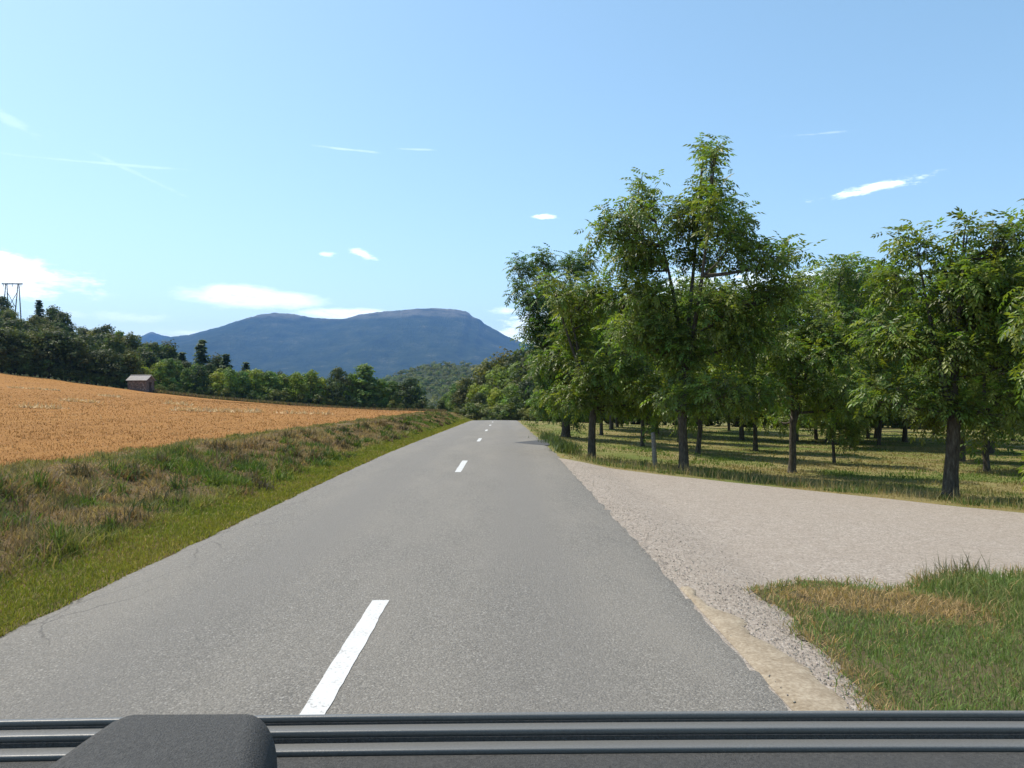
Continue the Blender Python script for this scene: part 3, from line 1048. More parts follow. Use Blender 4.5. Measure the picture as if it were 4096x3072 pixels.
def far_at(bank, x, y, h, name, label, group=None, base=8.0, wide=1.0, sink=.1):
    tm, cmh = bank[int(rng.integers(0, len(bank)))]
    s = h / base
    z = float(ground(x, y))
    wide = wide * 1.2 if bank is PIN else wide
    return tree_object(name, (x, y, z - sink), tm, cmh, label, group, rng.uniform(0, 6.28), (s * wide, s * wide, s), 'tree' if 'shrub' not in name else 'shrub')


def far_px(bank, px, Y, top, name, label, group=None, wide=1.0, base=8.0):
    """distant tree at distance Y in direction px whose top reaches the skyline row top"""
    p = px_at(px, top, Y)
    z = float(ground(p.x, Y))
    return far_at(bank, p.x, Y, max(1.2, p.z - z), name, label, group, base, wide)


# dark oak wood along the left edge of the field, then up the slope
sky_px = [-40, 0, 25, 50, 80, 100, 120, 140, 160, 180, 205, 235, 265, 300]
sky_py = [300, 312, 322, 318, 326, 330, 338, 342, 346, 352, 352, 368, 372, 374]


def edge_y(px):
    return float(np.interp(px, [e[0] for e in EDGE], [e[2] for e in EDGE]))


WOOD = 'trees of the dark wood on the left hillside'
px = -60.0
while px < 132:
    Y = edge_y(px) + 3.0 + rng.uniform(-.5, 2.5)
    top = np.interp(px, [-60, 0, 60, 100, 135], [322, 328, 334, 346, 356]) + rng.uniform(-5, 6)
    far_px(OAK, px, Y, top, 'oak_tree', 'dark oak in the front rank of the wood along the upper field edge', WOOD, 1.15)
    px += rng.uniform(6, 11)
for q in range(30):
    px = -40 + q * 5.9 + rng.uniform(-2, 2)
    far_px(SHR, px, edge_y(px) + 2.2, np.interp(px, [0, 130], [352, 376]) + rng.uniform(-3, 7), 'shrub', 'dark bush at the foot of the wood along the upper field edge', 'bushes below the left wood', 1.1, 2.5)
for q in range(110):
    px = rng.uniform(-60, 175)
    Y = edge_y(px) + rng.uniform(14, 130)
    p = px_at(px, 380, Y)
    h = rng.uniform(6.5, 9.0)
    z = float(ground(p.x, Y))
    tp = HZY - (z + h - 1.6) / Y * F_PX
    lim = np.interp(px, sky_px, sky_py)
    if 0 < px < 30 and Y > 215:
        continue
    if tp < lim:
        h *= .7
        tp = HZY - (z + h - 1.6) / Y * F_PX
        if tp < lim - 6:
            continue
    far_at(OAK, p.x, Y, h, 'oak_tree', 'green oak further up the wooded left hillside', 'trees up the left hillside', wide=1.1)
for (px, Y, top, b, lab) in [(39, 205, 300, PIN, 'pointed dark pine on the left skyline right of the pylon'), (53, 200, 307, OAK, 'small ragged tree on the skyline, second right of the pylon'),
                             (63, 195, 312, OAK, 'low tree on the left skyline, between the pine and the wood crest'), (3, 232, 296, OAK, 'tree at the foot of the pylon on the left picture edge'),
                             (106, 185, 325, OAK, 'tree standing up on the crest of the left wood'), (120, 180, 330, POP, 'slim tree at the lower end of the left wood crest'),
                             (131, 178, 334, OAK, 'last round tree of the left crest beside the far blue peak'),
                             (153, 165, 342, DRK, 'dark tree behind the stone hut, below the far blue peak'), (168, 168, 343, OAK, 'tall green tree right of the hut against the mountain foot'),
                             (182, 165, 352, PIN, 'dark conifer left of the broad tiered pine'), (202, 160, 340, PIN, 'broad tiered pine tree standing above the row of young trees'),
                             (218, 165, 356, OAK, 'oak just right of the broad tiered pine'), (226, 162, 354, PIN, 'conifer with ragged top right of the tiered pine'),
                             (246, 165, 362, PIN, 'small pointed conifer above the middle of the tree row'), (264, 168, 374, PIN, 'small dark conifer tip behind the tree row')]:
    far_px(b, px, Y, top, 'pine_tree' if b is PIN else 'broadleaf_tree', lab)

# bright row behind the field, hut to road
ROW = [(144, 371, YEL, 1.3, 'yellow green bush tree touching the back of the stone hut'), (160, 366, RND, 1.0, 'fresh green tree, first to the right of the stone hut'),
       (170, 361, POP, .9, 'tall narrow tree, second to the right of the stone hut'), (186, 372, ASH, 1.0, 'grey green tree, third to the right of the stone hut'),
       (200, 369, DRK, .9, 'dark brownish tree in the left part of the row behind the field'), (216, 376, YEL, 1.3, 'yellow green round tree at the left of the row behind the field'),
       (231, 373, RND, 1.0, 'green tree right of the yellow round one in the row'), (243, 374, ASH, 1.0, 'ash like tree fifth along the row behind the field'),
       (256, 373, RND, 1.1, 'broad green tree in the middle of the row behind the field'), (270, 374, ASH, 1.2, 'pale green spreading tree in the middle of the row'),
       (284, 378, RND, 1.0, 'lower green tree right of the middle of the row'), (297, 376, YEL, .9, 'light green tree left of the dark columnar one, two places off'),
       (311, 374, RND, 1.2, 'green tree standing left of the dark rounded tree'), (322, 384, YEL, 1.0, 'low yellow green tree tucked beside the dark rounded tree'),
       (338, 371, DRK, .85, 'dark dense rounded tree in the row behind the field'), (352, 377, RND, .8, 'green tree between the dark rounded one and the tall pointed one'),
       (364, 367, POP, 1.5, 'tall full green tree with pointed top near the right of the row'), (380, 382, RND, 1.1, 'green tree right of the tall pointed one'),
       (393, 384, ASH, 1.1, 'low green tree next to last in the row'), (410, 381, DRK, 1.25, 'olive dark round tree ending the row towards the road')]
ROW = [(a_, t_ - 4, b_, w_ * 1.12, l_) for (a_, t_, b_, w_, l_) in ROW]
for (px, top, b, wd, lab) in ROW:
    far_px(b, px, edge_y(px) + 5 + rng.uniform(-.6, 1.5), top, 'young_tree', lab, wide=wd)
for q, px in enumerate(np.linspace(150, 424, 34)):
    far_px(SHR, px + rng.uniform(-3, 3), edge_y(px) + 3.2, np.interp(px, [150, 424], [384, 401]) + rng.uniform(-2, 5), 'shrub', 'low shrub filling the foot of the tree row behind the field', 'shrubs below the tree row', 1.2, 2.5)
for q in range(44):
    px = 150 + q * 6.2 + rng.uniform(-3, 3)
    far_px([OAK, RND, ASH][q % 3], px, edge_y(px) + rng.uniform(12, 24), np.interp(px, [150, 240, 300, 420], [357, 368, 375, 383]) + rng.uniform(-1, 6), 'young_tree', 'green tree showing through behind the row at the field edge', 'second rank behind the field')

# trees beyond the crest of the road
END = [(432, 405, 165, OAK), (441, 400, 160, OAK), (449, 392, 170, RND), (456, 382, 160, ASH), (466, 378, 150, OAK), (476, 384, 146, YEL), (484, 372, 156, DRK), (491, 361, 150, OAK),
       (500, 366, 140, RND), (508, 354, 145, OAK), (518, 360, 132, ASH), (526, 348, 138, OAK), (534, 352, 124, OAK), (542, 350, 130, OAK), (550, 356, 112, RND), (560, 350, 118, OAK),
       (480, 392, 130, OAK), (497, 388, 124, YEL), (512, 384, 118, RND), (528, 380, 108, OAK), (540, 384, 100, ASH), (552, 390, 96, RND), (572, 352, 125, OAK), (588, 350, 120, OAK)]
for q, (px, top, Y, b) in enumerate(END):
    far_px(b, px, Y, top, 'roadside_tree', 'tree of the green thicket beyond the crest where the road disappears', 'thicket beyond the road crest', 1.1)
for q in range(14):
    px = 456 + q * 8 + rng.uniform(-2, 2)
    far_px(SHR, px, 112 - q * .8, 406 + rng.uniform(-3, 4), 'shrub', 'dark bush at the foot of the thicket beyond the road crest', 'bushes beyond the road crest', 1.3, 2.5)
for q in range(46):
    x = 16 + q * 2.4 + rng.uniform(-1, 1)
    far_at([OAK, RND, DRK][q % 3], x, 112 + rng.uniform(-4, 10), rng.uniform(9, 12), 'broadleaf_tree', 'tree of the dark belt closing the orchard at the back', 'belt behind the orchard', wide=1.2)

for q in range(60):
    x = 9 + q * 1.6 + rng.uniform(-.6, .6)
    far_at(SHR, x, 92 + rng.uniform(-2, 6), rng.uniform(3.5, 5.5), 'shrub', 'bush of the dark hedge closing the orchard at the back', 'hedge behind the orchard', 2.5, 1.2)
# canopy of the wooded hill: one far mass
hv = np.array([v.co[:] for v in HILL.vertices])
hv = hv[(hv[:, 2] > -12)]
NH = 5200
pick = hv[rng.integers(0, len(hv), NH)] + np.stack([rng.uniform(-6, 6, NH), rng.uniform(-6, 6, NH), np.zeros(NH)], 1)
pick = pick[(pick[:, 0] / pick[:, 1] > -.3) & (pick[:, 0] / pick[:, 1] < .2)]
ang = np.abs((pick[:, 0] / pick[:, 1]))
pick = pick[(pick[:, 1] < 915)]
P, D, U, S, C = [], [], [], [], []
for p in pick:
    r = rng.uniform(1.3, 4.2)
    k = 34
    d = rand_dir(k); d[:, 2] = np.abs(d[:, 2])
    tone = np.array((0.085, 0.115, 0.035)) * rng.uniform(.6, 1.45) * np.array([rng.uniform(.85, 1.3), 1, 1])
    P.append(p + d * r * rng.uniform(.75, 1.1, (k, 1)) + np.array([0, 0, r * .5])); U.append(d + rng.normal(0, .35, (k, 3)))
    D.append(np.cross(d, rng.normal(size=(k, 3)))); S.append(rng.uniform(1.0, 1.9, k)); C.append(np.tile(tone, (k, 1)) * rng.uniform(.85, 1.15, (k, 1)))
V, F, CC = place_template(KV, KF, np.concatenate(P), np.concatenate(D), np.concatenate(U), np.concatenate(S), np.clip(np.concatenate(C), 0, 1))
ob('hill_forest', mesh_np('hill_forest', V, F, CC, [M_FAR]), kind='stuff', label='far green woodland covering the low hill below the mountain', cat='forest')


# ------------------------------------------------------------------ grasses
def lerp_cols(stops, f):
    xs = [s[0] for s in stops]
    return np.stack([np.interp(f, xs, [s[1][k] for s in stops]) for k in range(3)], 1)


def sample_y(n, y0, y1, p=1.0):
    """depths sampled so that the picture is covered evenly"""
    u = rng.random(n)
    return 1.0 / (1 / y0 + u * (1 / y1 - 1 / y0)) if p == 1 else y0 * (y1 / y0) ** u


# left bank: bright short strip by the asphalt, taller weeds, dry brown slope, grassy lip
n = 240000
y = sample_y(n, 3.2, 112, 2)
x = -(2.40 + rng.random(n) ** 1.15 * (3.7 + .8 * fbm(y, y * 0, .5, 91)))
f = (-x - 2.45) / 3.5
pat = fbm(x, y, .7, 92)
pat2 = fbm(x, y, 2.1, 93)
pat3 = fbm(x, y, .35, 94)
dry = np.clip(sstep((f - .17) / .15) * (1 - sstep((f - .9) / .12) * .5) * sstep((pat + .5 * (pat3 - .5) - .315) / .14), 0, 1)
green = lerp_cols([(0, (.2, .2, .03)), (.15, (.17, .2, .03)), (.4, (.1, .155, .03)), (.8, (.12, .15, .04)), (1, (.17, .175, .055))], f)
brown = lerp_cols([(0, (.2, .135, .08)), (.5, (.26, .182, .108)), (1, (.32, .235, .14))], np.clip(pat2 * 1.6 - .3, 0, 1))
C = green * (1 - dry[:, None]) + brown * dry[:, None]
odd = rng.random(n) < .1
C[odd] = np.array((.32, .25, .12)) * rng.uniform(.7, 1.2, (odd.sum(), 1))
dark = sstep((pat2 - .56) / .08) * sstep((f - .2) / .1) * (1 - dry * .6)
C = C * np.array([1 - .4, 1 - .3, 1 - .3]) ** dark[:, None]
C = C * rng.uniform(.85, 1.5, (n, 1))
Hh = np.where(f < .2, .035 + .05 * rng.random(n), (.06 + .14 * sstep((pat2 - .38) / .3)) * rng.uniform(.5, 1.25, n))
Hh = np.where(dry > .5, Hh * .8, Hh) * np.where(f > .8, .7, 1) * (1 + .8 * sstep((y - 60) / 20))
W = np.maximum(.0045, .0010 * y) * rng.uniform(.7, 1.4, n)
kp = (f > .02) | (rng.random(n) < .5)
P = np.stack([x, y, ground(x, y) + .0], 1)[kp]
parts = [blades(P, Hh[kp], W[kp], np.clip(C[kp], 0, 1), .9, .6)]
# dense short turf on the near strip
k = 60000
y = sample_y(k, 3.4, 40, 2); x = -(2.36 + rng.random(k) * .95 + .1 * fbm(y, y * 0, 1.5, 98))
tn = fbm(x, y, 1.6, 99)
C = lerp_cols([(.3, (.14, .17, .03)), (.5, (.2, .2, .035)), (.7, (.23, .19, .06))], tn) * rng.uniform(.7, 1.3, (k, 1))
parts.append(blades(np.stack([x, y, ground(x, y)], 1), rng.uniform(.025, .075, k), np.maximum(.004, .0009 * y) * rng.uniform(.7, 1.3, k), C, .8, .5))
# leafy weed clumps
nc = 420
cy = sample_y(nc, 4.2, 75, 2); cx = -(3.1 + rng.random(nc) * 2.1)
for a, b in zip(cx, cy):
    k = 90
    r = rng.uniform(.12, .42)
    ox, oy = rng.normal(0, r * .5, k), rng.normal(0, r * .5, k)
    q = np.stack([a + ox, b + oy, ground(a + ox, b + oy)], 1)
    hh = rng.uniform(.08, .3) * np.exp(-(ox ** 2 + oy ** 2) / (r * r)) * rng.uniform(.5, 1.3, k) + .04
    tone = random.choice([(.075, .12, .026), (.065, .1, .03), (.11, .155, .035), (.13, .105, .06), (.1, .085, .055), (.1, .15, .035), (.19, .14, .085), (.22, .155, .09)])
    parts.append(blades(q, hh, np.maximum(.009, .0013 * b) * rng.uniform(.6, 1.6, k), jitter_col(tone, k, .35), .9, .7))
V, F, CC = merge(parts)
ob('bank_grass', mesh_np('bank_grass', V, F, CC, [M_GRASS]), kind='stuff', label='green and dry brown grass and weeds on the bank left of the road', cat='grass')

# stubble
n = 150000
y = sample_y(n, 6.5, 118, 2)
x = -(5.7 + rng.random(n) * np.minimum(76, y * .74 + 1.0))
kp = (x < -5.7 - .9 * fbm(y, y * 0, .6, 95)) & (y < field_far(x) - .3)
x, y = x[kp], y[kp]
n = len(x)
pt = fbm(x, y, .5, 96)
tuft = sstep((fbm(x, y, 2.6, 97) - .5) / .2)
C = lerp_cols([(0, (.25, .122, .036)), (.5, (.33, .17, .053)), (.8, (.42, .24, .088)), (1, (.7, .52, .29))], np.clip(rng.random(n) ** 1.3 * .85 + (pt - .5) * .5 + tuft * .12, 0, 1))
V, F, CC = blades(np.stack([x, y, ground(x, y) + .01], 1), rng.uniform(.015, .045, n) * (1 + 1.1 * tuft) * (1 + .8 * (rng.random(n) < .04)), np.maximum(.006, .0009 * y) * rng.uniform(.6, 1.3, n), C, .8, .4)
# loose straw in thin rows
parts = [(V, F, CC)]
for (pa, pb, k) in [((176, 411), (203, 412.2), 260), ((205, 411.8), (216, 412.3), 120), ((215, 412.6), (260, 412.8), 420), ((64, 401.5), (96, 403.5), 220), ((10, 388), (60, 391), 200),
                    ((100, 396), (118, 397.5), 120), ((165, 404), (190, 406), 160), ((20, 408), (60, 409.5), 200), ((280, 414), (330, 415), 160)]:
    a, b = np.array(hit(*pa, lo=10, hi=140)[:2]), np.array(hit(*pb, lo=10, hi=140)[:2])
    tt = rng.random(k)[:, None]
    q = a * (1 - tt) + b * tt + rng.normal(0, .22, (k, 2))
    zz = ground(q[:, 0], q[:, 1])
    d = np.linalg.norm(a)
    parts.append(blades(np.stack([q[:, 0], q[:, 1], zz + .03], 1), rng.uniform(.12, .35, k), np.full(k, .0011 * d) * rng.uniform(.6, 1.6, k), jitter_col((.62, .46, .25), k, .2, .04), 2.0, .1))
V, F, CC = merge(parts)
ob('stubble', mesh_np('stubble', V, F, CC, [M_STRAW]), kind='stuff', label='golden cut straw stubble over the sloping field', cat='stubble')

# rough dry grass between the field and the tree row, and along its road end
n = 16000
px = rng.uniform(135, 446, n)
pxx = np.array([px_at(a, 396, 1.0).x - CAM.x for a in np.linspace(130, 450, 33)])
ey = np.interp(px, [e[0] for e in EDGE], [e[2] for e in EDGE])
y = ey + rng.uniform(-.4, 3.6, n)
x = CAM.x + np.interp(px, np.linspace(130, 450, 33), pxx) * y
C = jitter_col((.2, .15, .09), n, .35)
gsel = rng.random(n) < .3
C[gsel] = jitter_col((.12, .13, .05), gsel.sum(), .3)
V, F, CC = blades(np.stack([x, y, ground(x, y)], 1), rng.uniform(.2, .75, n), np.full(n, .13), C, .4, .4)
ob('dry_field_margin', mesh_np('dry_field_margin', V, F, CC, [M_GRASS]), kind='stuff', label='rough dry grass margin between the stubble and the tree row', cat='grass')

# orchard meadow
n = 150000
y = sample_y(n, 8, 75, 2)
x = 2.5 + rng.random(n) ** .8 * np.minimum(62, y * .74 + 2.5)
nz = (fbm(x, x * 0, 1.3, 31) - .5) * .5
kp = (y > yfar(x) + nz - .05) & (x > 2.5 + .1 * rng.random(n))
x, y = x[kp], y[kp]
n = len(x)
ed = y - yfar(x)
pat = fbm(x, y, .28, 101); pat2 = fbm(x, y, 1.6, 102)
dry = np.clip(sstep((pat - .41) / .14) * .9 + sstep((1.0 - ed) / .9), 0, 1) * sstep((70 - y) / 40)
C = np.array((.115, .165, .036)) * (1 - dry[:, None]) + np.array((.27, .215, .1)) * dry[:, None]
gold = rng.random(n) < .85 * sstep((1.5 - ed) / 1.2)
C[gold] = np.array((.36, .24, .085))
C *= rng.uniform(.7, 1.3, (n, 1))
Hh = (.035 + .1 * sstep((pat2 - .4) / .3)) * rng.uniform(.5, 1.3, n) * (.3 + .7 * sstep((ed - .5) / 1.2)) * np.where(y > 32, .7, 1) * (.5 + .5 * sstep((ed - 1.5) / 2.5))
nearroad = (x < 3.6) & (y > 20)
Hh = np.where(nearroad, Hh * 1.2 + .03, Hh)
parts = [blades(np.stack([x, y, ground(x, y)], 1), Hh, np.maximum(.007, .0010 * y) * rng.uniform(.7, 1.4, n), np.clip(C, 0, 1), .8, .6)]
# taller seed stalks and weeds along the edge
k = 2600
x = 2.8 + rng.random(k) * 11
y = yfar(x) + np.abs(rng.normal(.3, 1.6, k)) + .3
parts.append(blades(np.stack([x, y, ground(x, y)], 1), rng.uniform(.1, .38, k), np.full(k, .008), jitter_col((.3, .25, .12), k, .35), .4, .4))
for q in range(22):
    a = rng.uniform(2.7, 12); b = float(yfar(a)) + abs(rng.normal(.6, .9)) + .6
    k = 90
    ox, oy = rng.normal(0, .16, k), rng.normal(0, .16, k)
    parts.append(blades(np.stack([a + ox, b + oy, ground(a + ox, b + oy)], 1), rng.uniform(.06, .2, k), np.full(k, .018), jitter_col((.09, .14, .035), k, .3), .7, .7))
for q in range(9):   # weeds on the right shoulder further up the road
    a, b = 2.75 + rng.random() * .5, rng.uniform(23, 34)
    k = 120
    ox, oy = rng.normal(0, .2, k), rng.normal(0, .35, k)
    parts.append(blades(np.stack([a + ox, b + oy, ground(a + ox, b + oy)], 1), rng.uniform(.15, .5, k), np.full(k, .028), jitter_col((.085, .115, .04), k, .35), .5, .6))
V, F, CC = merge(parts)
ob('meadow_grass', mesh_np('meadow_grass', V, F, CC, [M_GRASS]), kind='stuff', label='green and yellowing grass under the walnut trees', cat='grass')

# grass on the corner at lower right, with a heap of cut dry grass
n = 95000
y = sample_y(n, 2.4, 8.8, 2)
x = 2.7 + rng.random(n) * 4.6
nz = (fbm(x, y, 2.2, 61, 5) - .5) * .9 + rng.normal(0, .09, n)
kp = patch_in(x + nz * .6, y + nz * .6)
x, y = x[kp], y[kp]
n = len(x)
pat = fbm(x, y, 1.3, 111); pat2 = fbm(x, y, 3.0, 112)
hx, hy, _ = hit(850, 608)
heap = np.exp(-(((x - hx) / .62) ** 2 + ((y - hy) / .5) ** 2) ** 1.5) + .9 * np.exp(-(((x - hx - .62) / .42) ** 2 + ((y - hy + .1) / .4) ** 2))
heap = np.clip(heap * 1.3 + (pat2 - .5) * .6, 0, 1)
edge = 1 - patch_in(x, y, .22).astype(float)
C = np.array((.135, .2, .055)) * (1 - .5 * sstep((pat - .5) / .2))[:, None] + np.array((.17, .18, .07)) * (.5 * sstep((pat - .5) / .2))[:, None]
sel = rng.random(n) < np.maximum(heap, edge * .5)
C[sel] = np.array((.36, .25, .12))
sel2 = rng.random(n) < .1
C[sel2] = np.array((.26, .22, .1))
C *= rng.uniform(.65, 1.35, (n, 1))
right = sstep((x - hx - .8) / .5)
Hh = (.025 + .09 * pat2 + .1 * right) * rng.uniform(.5, 1.3, n) * np.where(sel, .6, 1)
W = np.maximum(.0045, .0010 * y) * rng.uniform(.7, 1.3, n)
zb = ground(x, y) + .01 + .06 * fbm(x, y, 1.5, 62) * patch_in(x, y, .35)
parts = [blades(np.stack([x, y, zb], 1)[~sel], Hh[~sel], W[~sel], np.clip(C[~sel], 0, 1), .9, .7),
         blades(np.stack([x, y, zb + .02 * heap], 1)[sel], Hh[sel] * 1.9, W[sel], np.clip(C[sel], 0, 1), 1.8, .4)]
k = 60
sx_ = np.array([hit(rng.uniform(920, 1000), 584)[0] for _ in range(k)]); sy_ = np.interp(sx_, [p[0] for p in PATCH_TOP], [p[1] for p in PATCH_TOP]) - rng.uniform(.05, .3, k)
parts.append(blades(np.stack([sx_, sy_, ground(sx_, sy_)], 1), rng.uniform(.2, .36, k), np.full(k, .008), jitter_col((.12, .12, .06), k, .3), .3, .3))
V, F, CC = merge(parts)
ob('corner_grass', mesh_np('corner_grass', V, F, CC, [M_GRASS]), kind='stuff', label='green grass with dry cut patches on the corner right of the road', cat='grass')

# loose stones along the edge of asphalt and gravel
n = 7000
y = sample_y(n, 2.6, 19, 2)
w_ = rng.exponential(.5, n)
x = HALF - .1 + w_
sz_ = rng.uniform(.003, .0075, n) * (1 + .5 * (rng.random(n) < .08))
near = y < 6.6
x = np.where(near, HALF - .02 + rng.random(n) ** .7 * .66, x)
kp = ~patch_in(x, y, .1) & (y < yfar(x) - .1)
x, y, sz_ = x[kp], y[kp], sz_[kp]
n = len(x)
OV = np.array([(1, 0, 0), (-.9, .1, 0), (.1, .9, .05), (0, -1, 0), (.05, 0, .7), (0, .1, -.6), (.6, .6, .35)])
OF = np.array([(0, 6, 4), (6, 2, 4), (2, 1, 4), (1, 3, 4), (3, 0, 4), (0, 2, 6), (2, 0, 5), (1, 2, 5), (3, 1, 5), (0, 3, 5)])
V, F, CC = place_template(OV, OF, np.stack([x, y, np.where(x < HALF, road_z(y) + .02, ground(x, y) + .01)], 1), np.stack([rng.normal(size=n), rng.normal(size=n), rng.normal(0, .2, n)], 1), np.tile([0, 0, 1.0], (n, 1)) + rng.normal(0, .2, (n, 3)), sz_, jitter_col((.3, .265, .225), n, .35, .05))
ob('loose_gravel', mesh_np('loose_gravel', V, F, CC, [M_STONE]), kind='stuff', label='loose grey beige stones along the broken asphalt edge', cat='gravel')


# ------------------------------------------------------------------ fence post
x, y, z = hit(655, 468)
acc = Acc()
hpost = 35.5 * y / F_PX
acc.tube([(0, 0, -.3), (0.0, 0, .02), (-.02, 0, hpost * .5), (-.05, .01, hpost - .015), (-.052, .01, hpost)], [.07, .068, .064, .06, .05], 9)
ob('fence_post', acc.mesh('fence_post', [plain('weathered_wood', (.2, .18, .155), .9, .1, 14, .45, .8)]), label='weathered leaning wooden fence post in the grass between two walnut trunks', cat='post', loc=(x, y, z))

# ------------------------------------------------------------------ stone hut
hx, hy, hz = hit(143, 391, lo=60, hi=200)
hx, hy = px_at(141, 391, 128.5).x, 128.5
hz = float(ground(hx, hy)) - .1
hut = ob('stone_hut', None, label='small brown stone hut with pale gable roof at the field edge', cat='hut', loc=(hx, hy, hz))
hut.rotation_euler = (0, 0, R(-7))
W2, D2, EH, RH = 1.65, 1.15, 1.95, 2.65     # half length, half depth, eaves, ridge
mw, t = new_mat('rubble_wall')
g = t.new('ShaderNodeTexCoord').outputs['Object']
vv = t.new('ShaderNodeTexVoronoi', {'Vector': g, 'Scale': 4.5}, feature='F1')
vc = t.new('ShaderNodeSeparateColor', {0: vv.outputs['Color']}).outputs[0]
finish(t, t.mix(t.mapr(vv.outputs['Distance'], .3, .6, 0, .7), t.ramp(vc, [(0, (.1, .07, .06)), (.6, (.22, .155, .13)), (1, (.32, .26, .22))]), (.1, .085, .075, 1)), .95, .1, vv.outputs['Distance'], .8, .05)
acc = Acc()
acc.box((-W2, -D2, -.6), (W2, -D2 + .3, EH))
acc.box((-W2, D2 - .3, -.6), (W2, D2, EH))
acc.box((-W2, -D2 + .3, -.6), (-W2 + .3, D2 - .3, EH))
acc.box((W2 - .3, -D2 + .3, -.6), (W2, -.35, EH))
acc.box((W2 - .3, .35, -.6), (W2, D2 - .3, EH))
acc.box((W2 - .3, -.35, 1.6), (W2, .35, EH))
for s in (-1, 1):
    xa, xb = (W2 - .28, W2 - .003) if s > 0 else (-W2 + .003, -W2 + .28)
    V = [(xa, -D2, EH), (xb, -D2, EH), (xb, D2, EH), (xa, D2, EH), (xa, 0, RH), (xb, 0, RH)]
    acc.add(V, [(0, 1, 5, 4), (2, 3, 4, 5), (0, 4, 3, 3), (1, 2, 5, 5)])
ob('wall', acc.mesh('hut_wall', [mw], False), hut)
M_TILE = plain('hut_roof', (.36, .335, .31), .85, .2, 5, .25, .5)
acc = Acc()
for s in (-1, 1):
    o = .25
    sl = (RH - EH) / D2
    for q in range(6):      # overlapping courses
        a, b = q / 6, (q + 1.12) / 6
        ya, yb = s * (D2 + o) * (1 - a), s * (D2 + o) * (1 - min(1, b))
        za, zb2 = EH - sl * o + (RH - EH + sl * o) * a, EH - sl * o + (RH - EH + sl * o) * min(1, b)
        V = [(-W2 - .2, ya, za + .09), (W2 + .2, ya, za + .09), (W2 + .2, yb, zb2 + .05), (-W2 - .2, yb, zb2 + .05),
             (-W2 - .2, ya, za + .03), (W2 + .2, ya, za + .03), (W2 + .2, yb, zb2 + .0), (-W2 - .2, yb, zb2 + .0)]
        acc.add(V, [(0, 1, 2, 3), (4, 7, 6, 5), (0, 4, 5, 1), (1, 5, 6, 2), (2, 6, 7, 3), (3, 7, 4, 0)])
acc.tube([(-W2 - .2, 0, RH + .07), (W2 + .2, 0, RH + .07)], [.09, .09], 8)
ob('roof', acc.mesh('hut_roof', [M_TILE], False), hut)
acc = Acc()
acc.box((W2 - .2, -.34, -.05), (W2 - .14, .34, 1.58))
for q in range(3):
    acc.box((W2 - .142, -.31 + q * .21, -.02), (W2 - .125, -.13 + q * .21, 1.56))
ob('door', acc.mesh('hut_door', [plain('old_door', (.07, .05, .04), .9, .1)], False), hut)

# ------------------------------------------------------------------ power line pylon
p = px_at(12, 311, 262)
pz_ = float(ground(p.x, 262)) - 1.0
top = px_at(12, 284, 262).z - pz_
pyl = ob('power_pylon', None, label='wooden H frame power pylon on the left hilltop', cat='pylon', loc=(p.x, 262, pz_))
mpy = plain('pylon_timber', (.1, .095, .09), .9, .1)
k = 262 / F_PX
for (a, b) in ((-6.5, -9.3), (-5.3, -3.0), (5.6, 2.4), (6.6, 9.2)):
    acc = Acc()
    acc.tube([((a + (b - a) * (top + 3) / top) * k, 0, -3), (a * k, 0, top)], [.2, .15], 8)
    ob('leg', acc.mesh('pylon_leg', [mpy]), pyl)
acc = Acc()
acc.box((-10.2 * k, -.14, top - .14), (10.2 * k, .14, top + .24))
ob('cross_arm', acc.mesh('pylon_arm', [mpy], False), pyl)
for s in (-1, 1):
    acc = Acc()
    acc.tube([(-s * 3.9 * k, .22 * s, top * .4), (s * 4.3 * k, .22 * s, top * .78)], [.09, .09], 6)
    ob('cross_brace', acc.mesh('pylon_brace', [mpy]), pyl)
for xx in (-8.6, 0, 8.6):
    acc = Acc()
    acc.tube([(xx * k, 0, top - .12), (xx * k, 0, top - .5), (xx * k, 0, top - 1.0)], [.05, .11, .05], 6)
    ob('insulator', acc.mesh('pylon_insulator', [mpy]), pyl)

# ------------------------------------------------------------------ car dashboard at the lower edge
M_DASH, t = new_mat('dash_grain')
g = t.new('ShaderNodeTexCoord').outputs['Object']
v1 = t.noise(g, 520, 3, 0.6)
v2 = t.noise(g, 1400, 2, 0.6)
b2 = t.noise(g, 260, 4, 0.7)
finish(t, t.mix(t.mapr(v2, .62, .72, 0, .6), t.ramp(b2, [(.3, (.03, .03, .029)), (.7, (.075, .074, .07))]), (.2, .2, .2, 1)), .7, .25, v1, .9, .003)
M_RAIL, t = new_mat('dash_rail')
g = t.new('ShaderNodeTexCoord').outputs['Object']
v1 = t.noise(g, 500, 3, 0.6)
finish(t, t.ramp(v1, [(.3, (.095, .097, .094)), (.7, (.135, .137, .132))]), .42, .5, v1, .25, .001)
dash = ob('car_dashboard', None, label='dark grey grained car dashboard along the bottom of the picture', cat='dashboard', loc=(CAM.x, .9, 1.2))
OX, OY, OZ = CAM.x, .9, 1.2


def extrude_profile(prof, x0, x1, n=40, bow=0.0):
    """profile of (y, z) points swept from x0 to x1, ends bowed back and down"""
    xs = np.linspace(x0, x1, n)
    V = []
    for x in xs:
        tq = (x - .25) / .9
        for (a, b) in prof:
            V.append((x - 0.0, a - OY - bow * tq * tq * .25, b - OZ - bow * tq * tq * .03))
    m = len(prof)
    F = [(i * m + j, i * m + (j + 1) % m, (i + 1) * m + (j + 1) % m, (i + 1) * m + j) for i in range(n - 1) for j in range(m)]
    F = [f for f in F]
    acc = Acc()
    acc.add(V, F)
    return acc


def zof(py, Y):
    return CAM.z - (py - HZY) / F_PX * Y


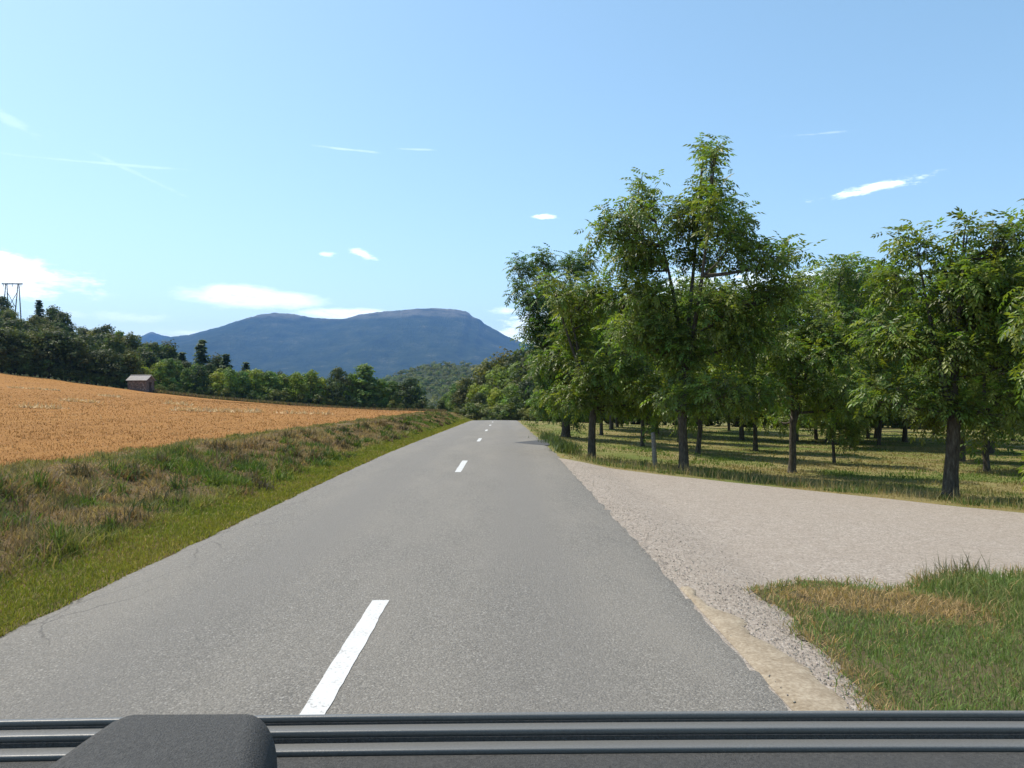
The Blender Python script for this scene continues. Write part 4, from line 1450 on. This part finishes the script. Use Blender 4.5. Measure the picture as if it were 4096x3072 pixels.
def rail_prof(y_far, y_near, z, th=.007, r=.0022):
    pts = []
    for (cy, cz, a0, a1) in ((y_far - r, z - r, 0, 90), (y_near + r, z - r, 90, 180)):
        for a in np.linspace(a0, a1, 5):
            pts.append((cy + r * math.cos(R(a)), cz + r * math.sin(R(a))))
    pts += [(y_near, z - th), (y_far, z - th)]
    return pts


XL, XR = -.95, .95
z1 = zof(709.5, .95)
z2 = z1 - .0088
z3 = z2 - .0125
pad = [(.955, z1 - .004), (.953, z1 - .0065), (.9405, z1 - .0068), (.9395, z2 - .004), (.9195, z2 - .0075), (.9185, z3 - .0045), (.8985, z3 - .0085), (.897, z3 - .006), (.87, z3 - .005), (.6, z3 - .02), (.45, z3 - .06), (.45, z3 - .2), (.955, z3 - .2)]
o = ob('top_pad', extrude_profile(pad, XL, XR, 40, .05).mesh('dash_pad', [M_DASH], False), dash)
for (a, b, c) in ((.9505, .9425, z1), (.9405, .9215, z2), (.920, .8985, z3)):
    ob('defroster_rail', extrude_profile(rail_prof(a, b, c), XL, XR, 40, .05).mesh('dash_rail', [M_RAIL], True), dash)
# instrument hood on the left, a rounded cowl
ztop = zof(712.0, .80) + .009
V, F = [], []
ring_n = 26
ys_h = [.802, .800, .795, .786, .772, .74, .70, .66, .60, .5]
drop = [.03, .012, .006, .002, .0, .0, .001, .002, .004, .012]
for yv, dz in zip(ys_h, drop):
    g_ = (.80 - yv)
    xl, xr = -.405 - .02 * g_, -.232 + .22 * g_
    xl -= .10 * g_
    ring = [(xl - .1, z3 - .03)]
    for a in np.linspace(180, 90, 9):
        ring.append((xl + .035 + .035 * math.cos(R(a)), ztop - dz - .045 + .045 * math.sin(R(a))))
    for a in np.linspace(90, 0, 9):
        ring.append((xr - .03 + .03 * math.cos(R(a)), ztop - dz - .05 + .05 * math.sin(R(a))))
    ring.append((xr + .006, z3 - .03))
    V += [(q[0], yv - OY, q[1] - OZ) for q in ring]
m = 20
F = [(i * m + j, (i + 1) * m + j, (i + 1) * m + j + 1, i * m + j + 1) for i in range(len(ys_h) - 1) for j in range(m - 1)]
me = bpy.data.meshes.new('dash_hood')
me.from_pydata(V, [], F + [tuple(range(m))])
for pl in me.polygons:
    pl.use_smooth = len(pl.vertices) == 4
me.materials.append(M_DASH)
ob('instrument_hood', me, dash)

# ------------------------------------------------------------------ haze
acc = Acc()
acc.box((-8200, -640, -40), (8200, 8700, 820))
mh, t = new_mat('air')
pv = t.new('ShaderNodeVolumePrincipled', {'Color': (.22, .47, 1.0, 1), 'Density': 0.000085, 'Anisotropy': 0.1})
t.l.new(pv.outputs[0], t.out.inputs['Volume'])
ob('haze', acc.mesh('haze', [mh], False), kind='stuff', label='thin blue summer haze filling the valley air', cat='haze')
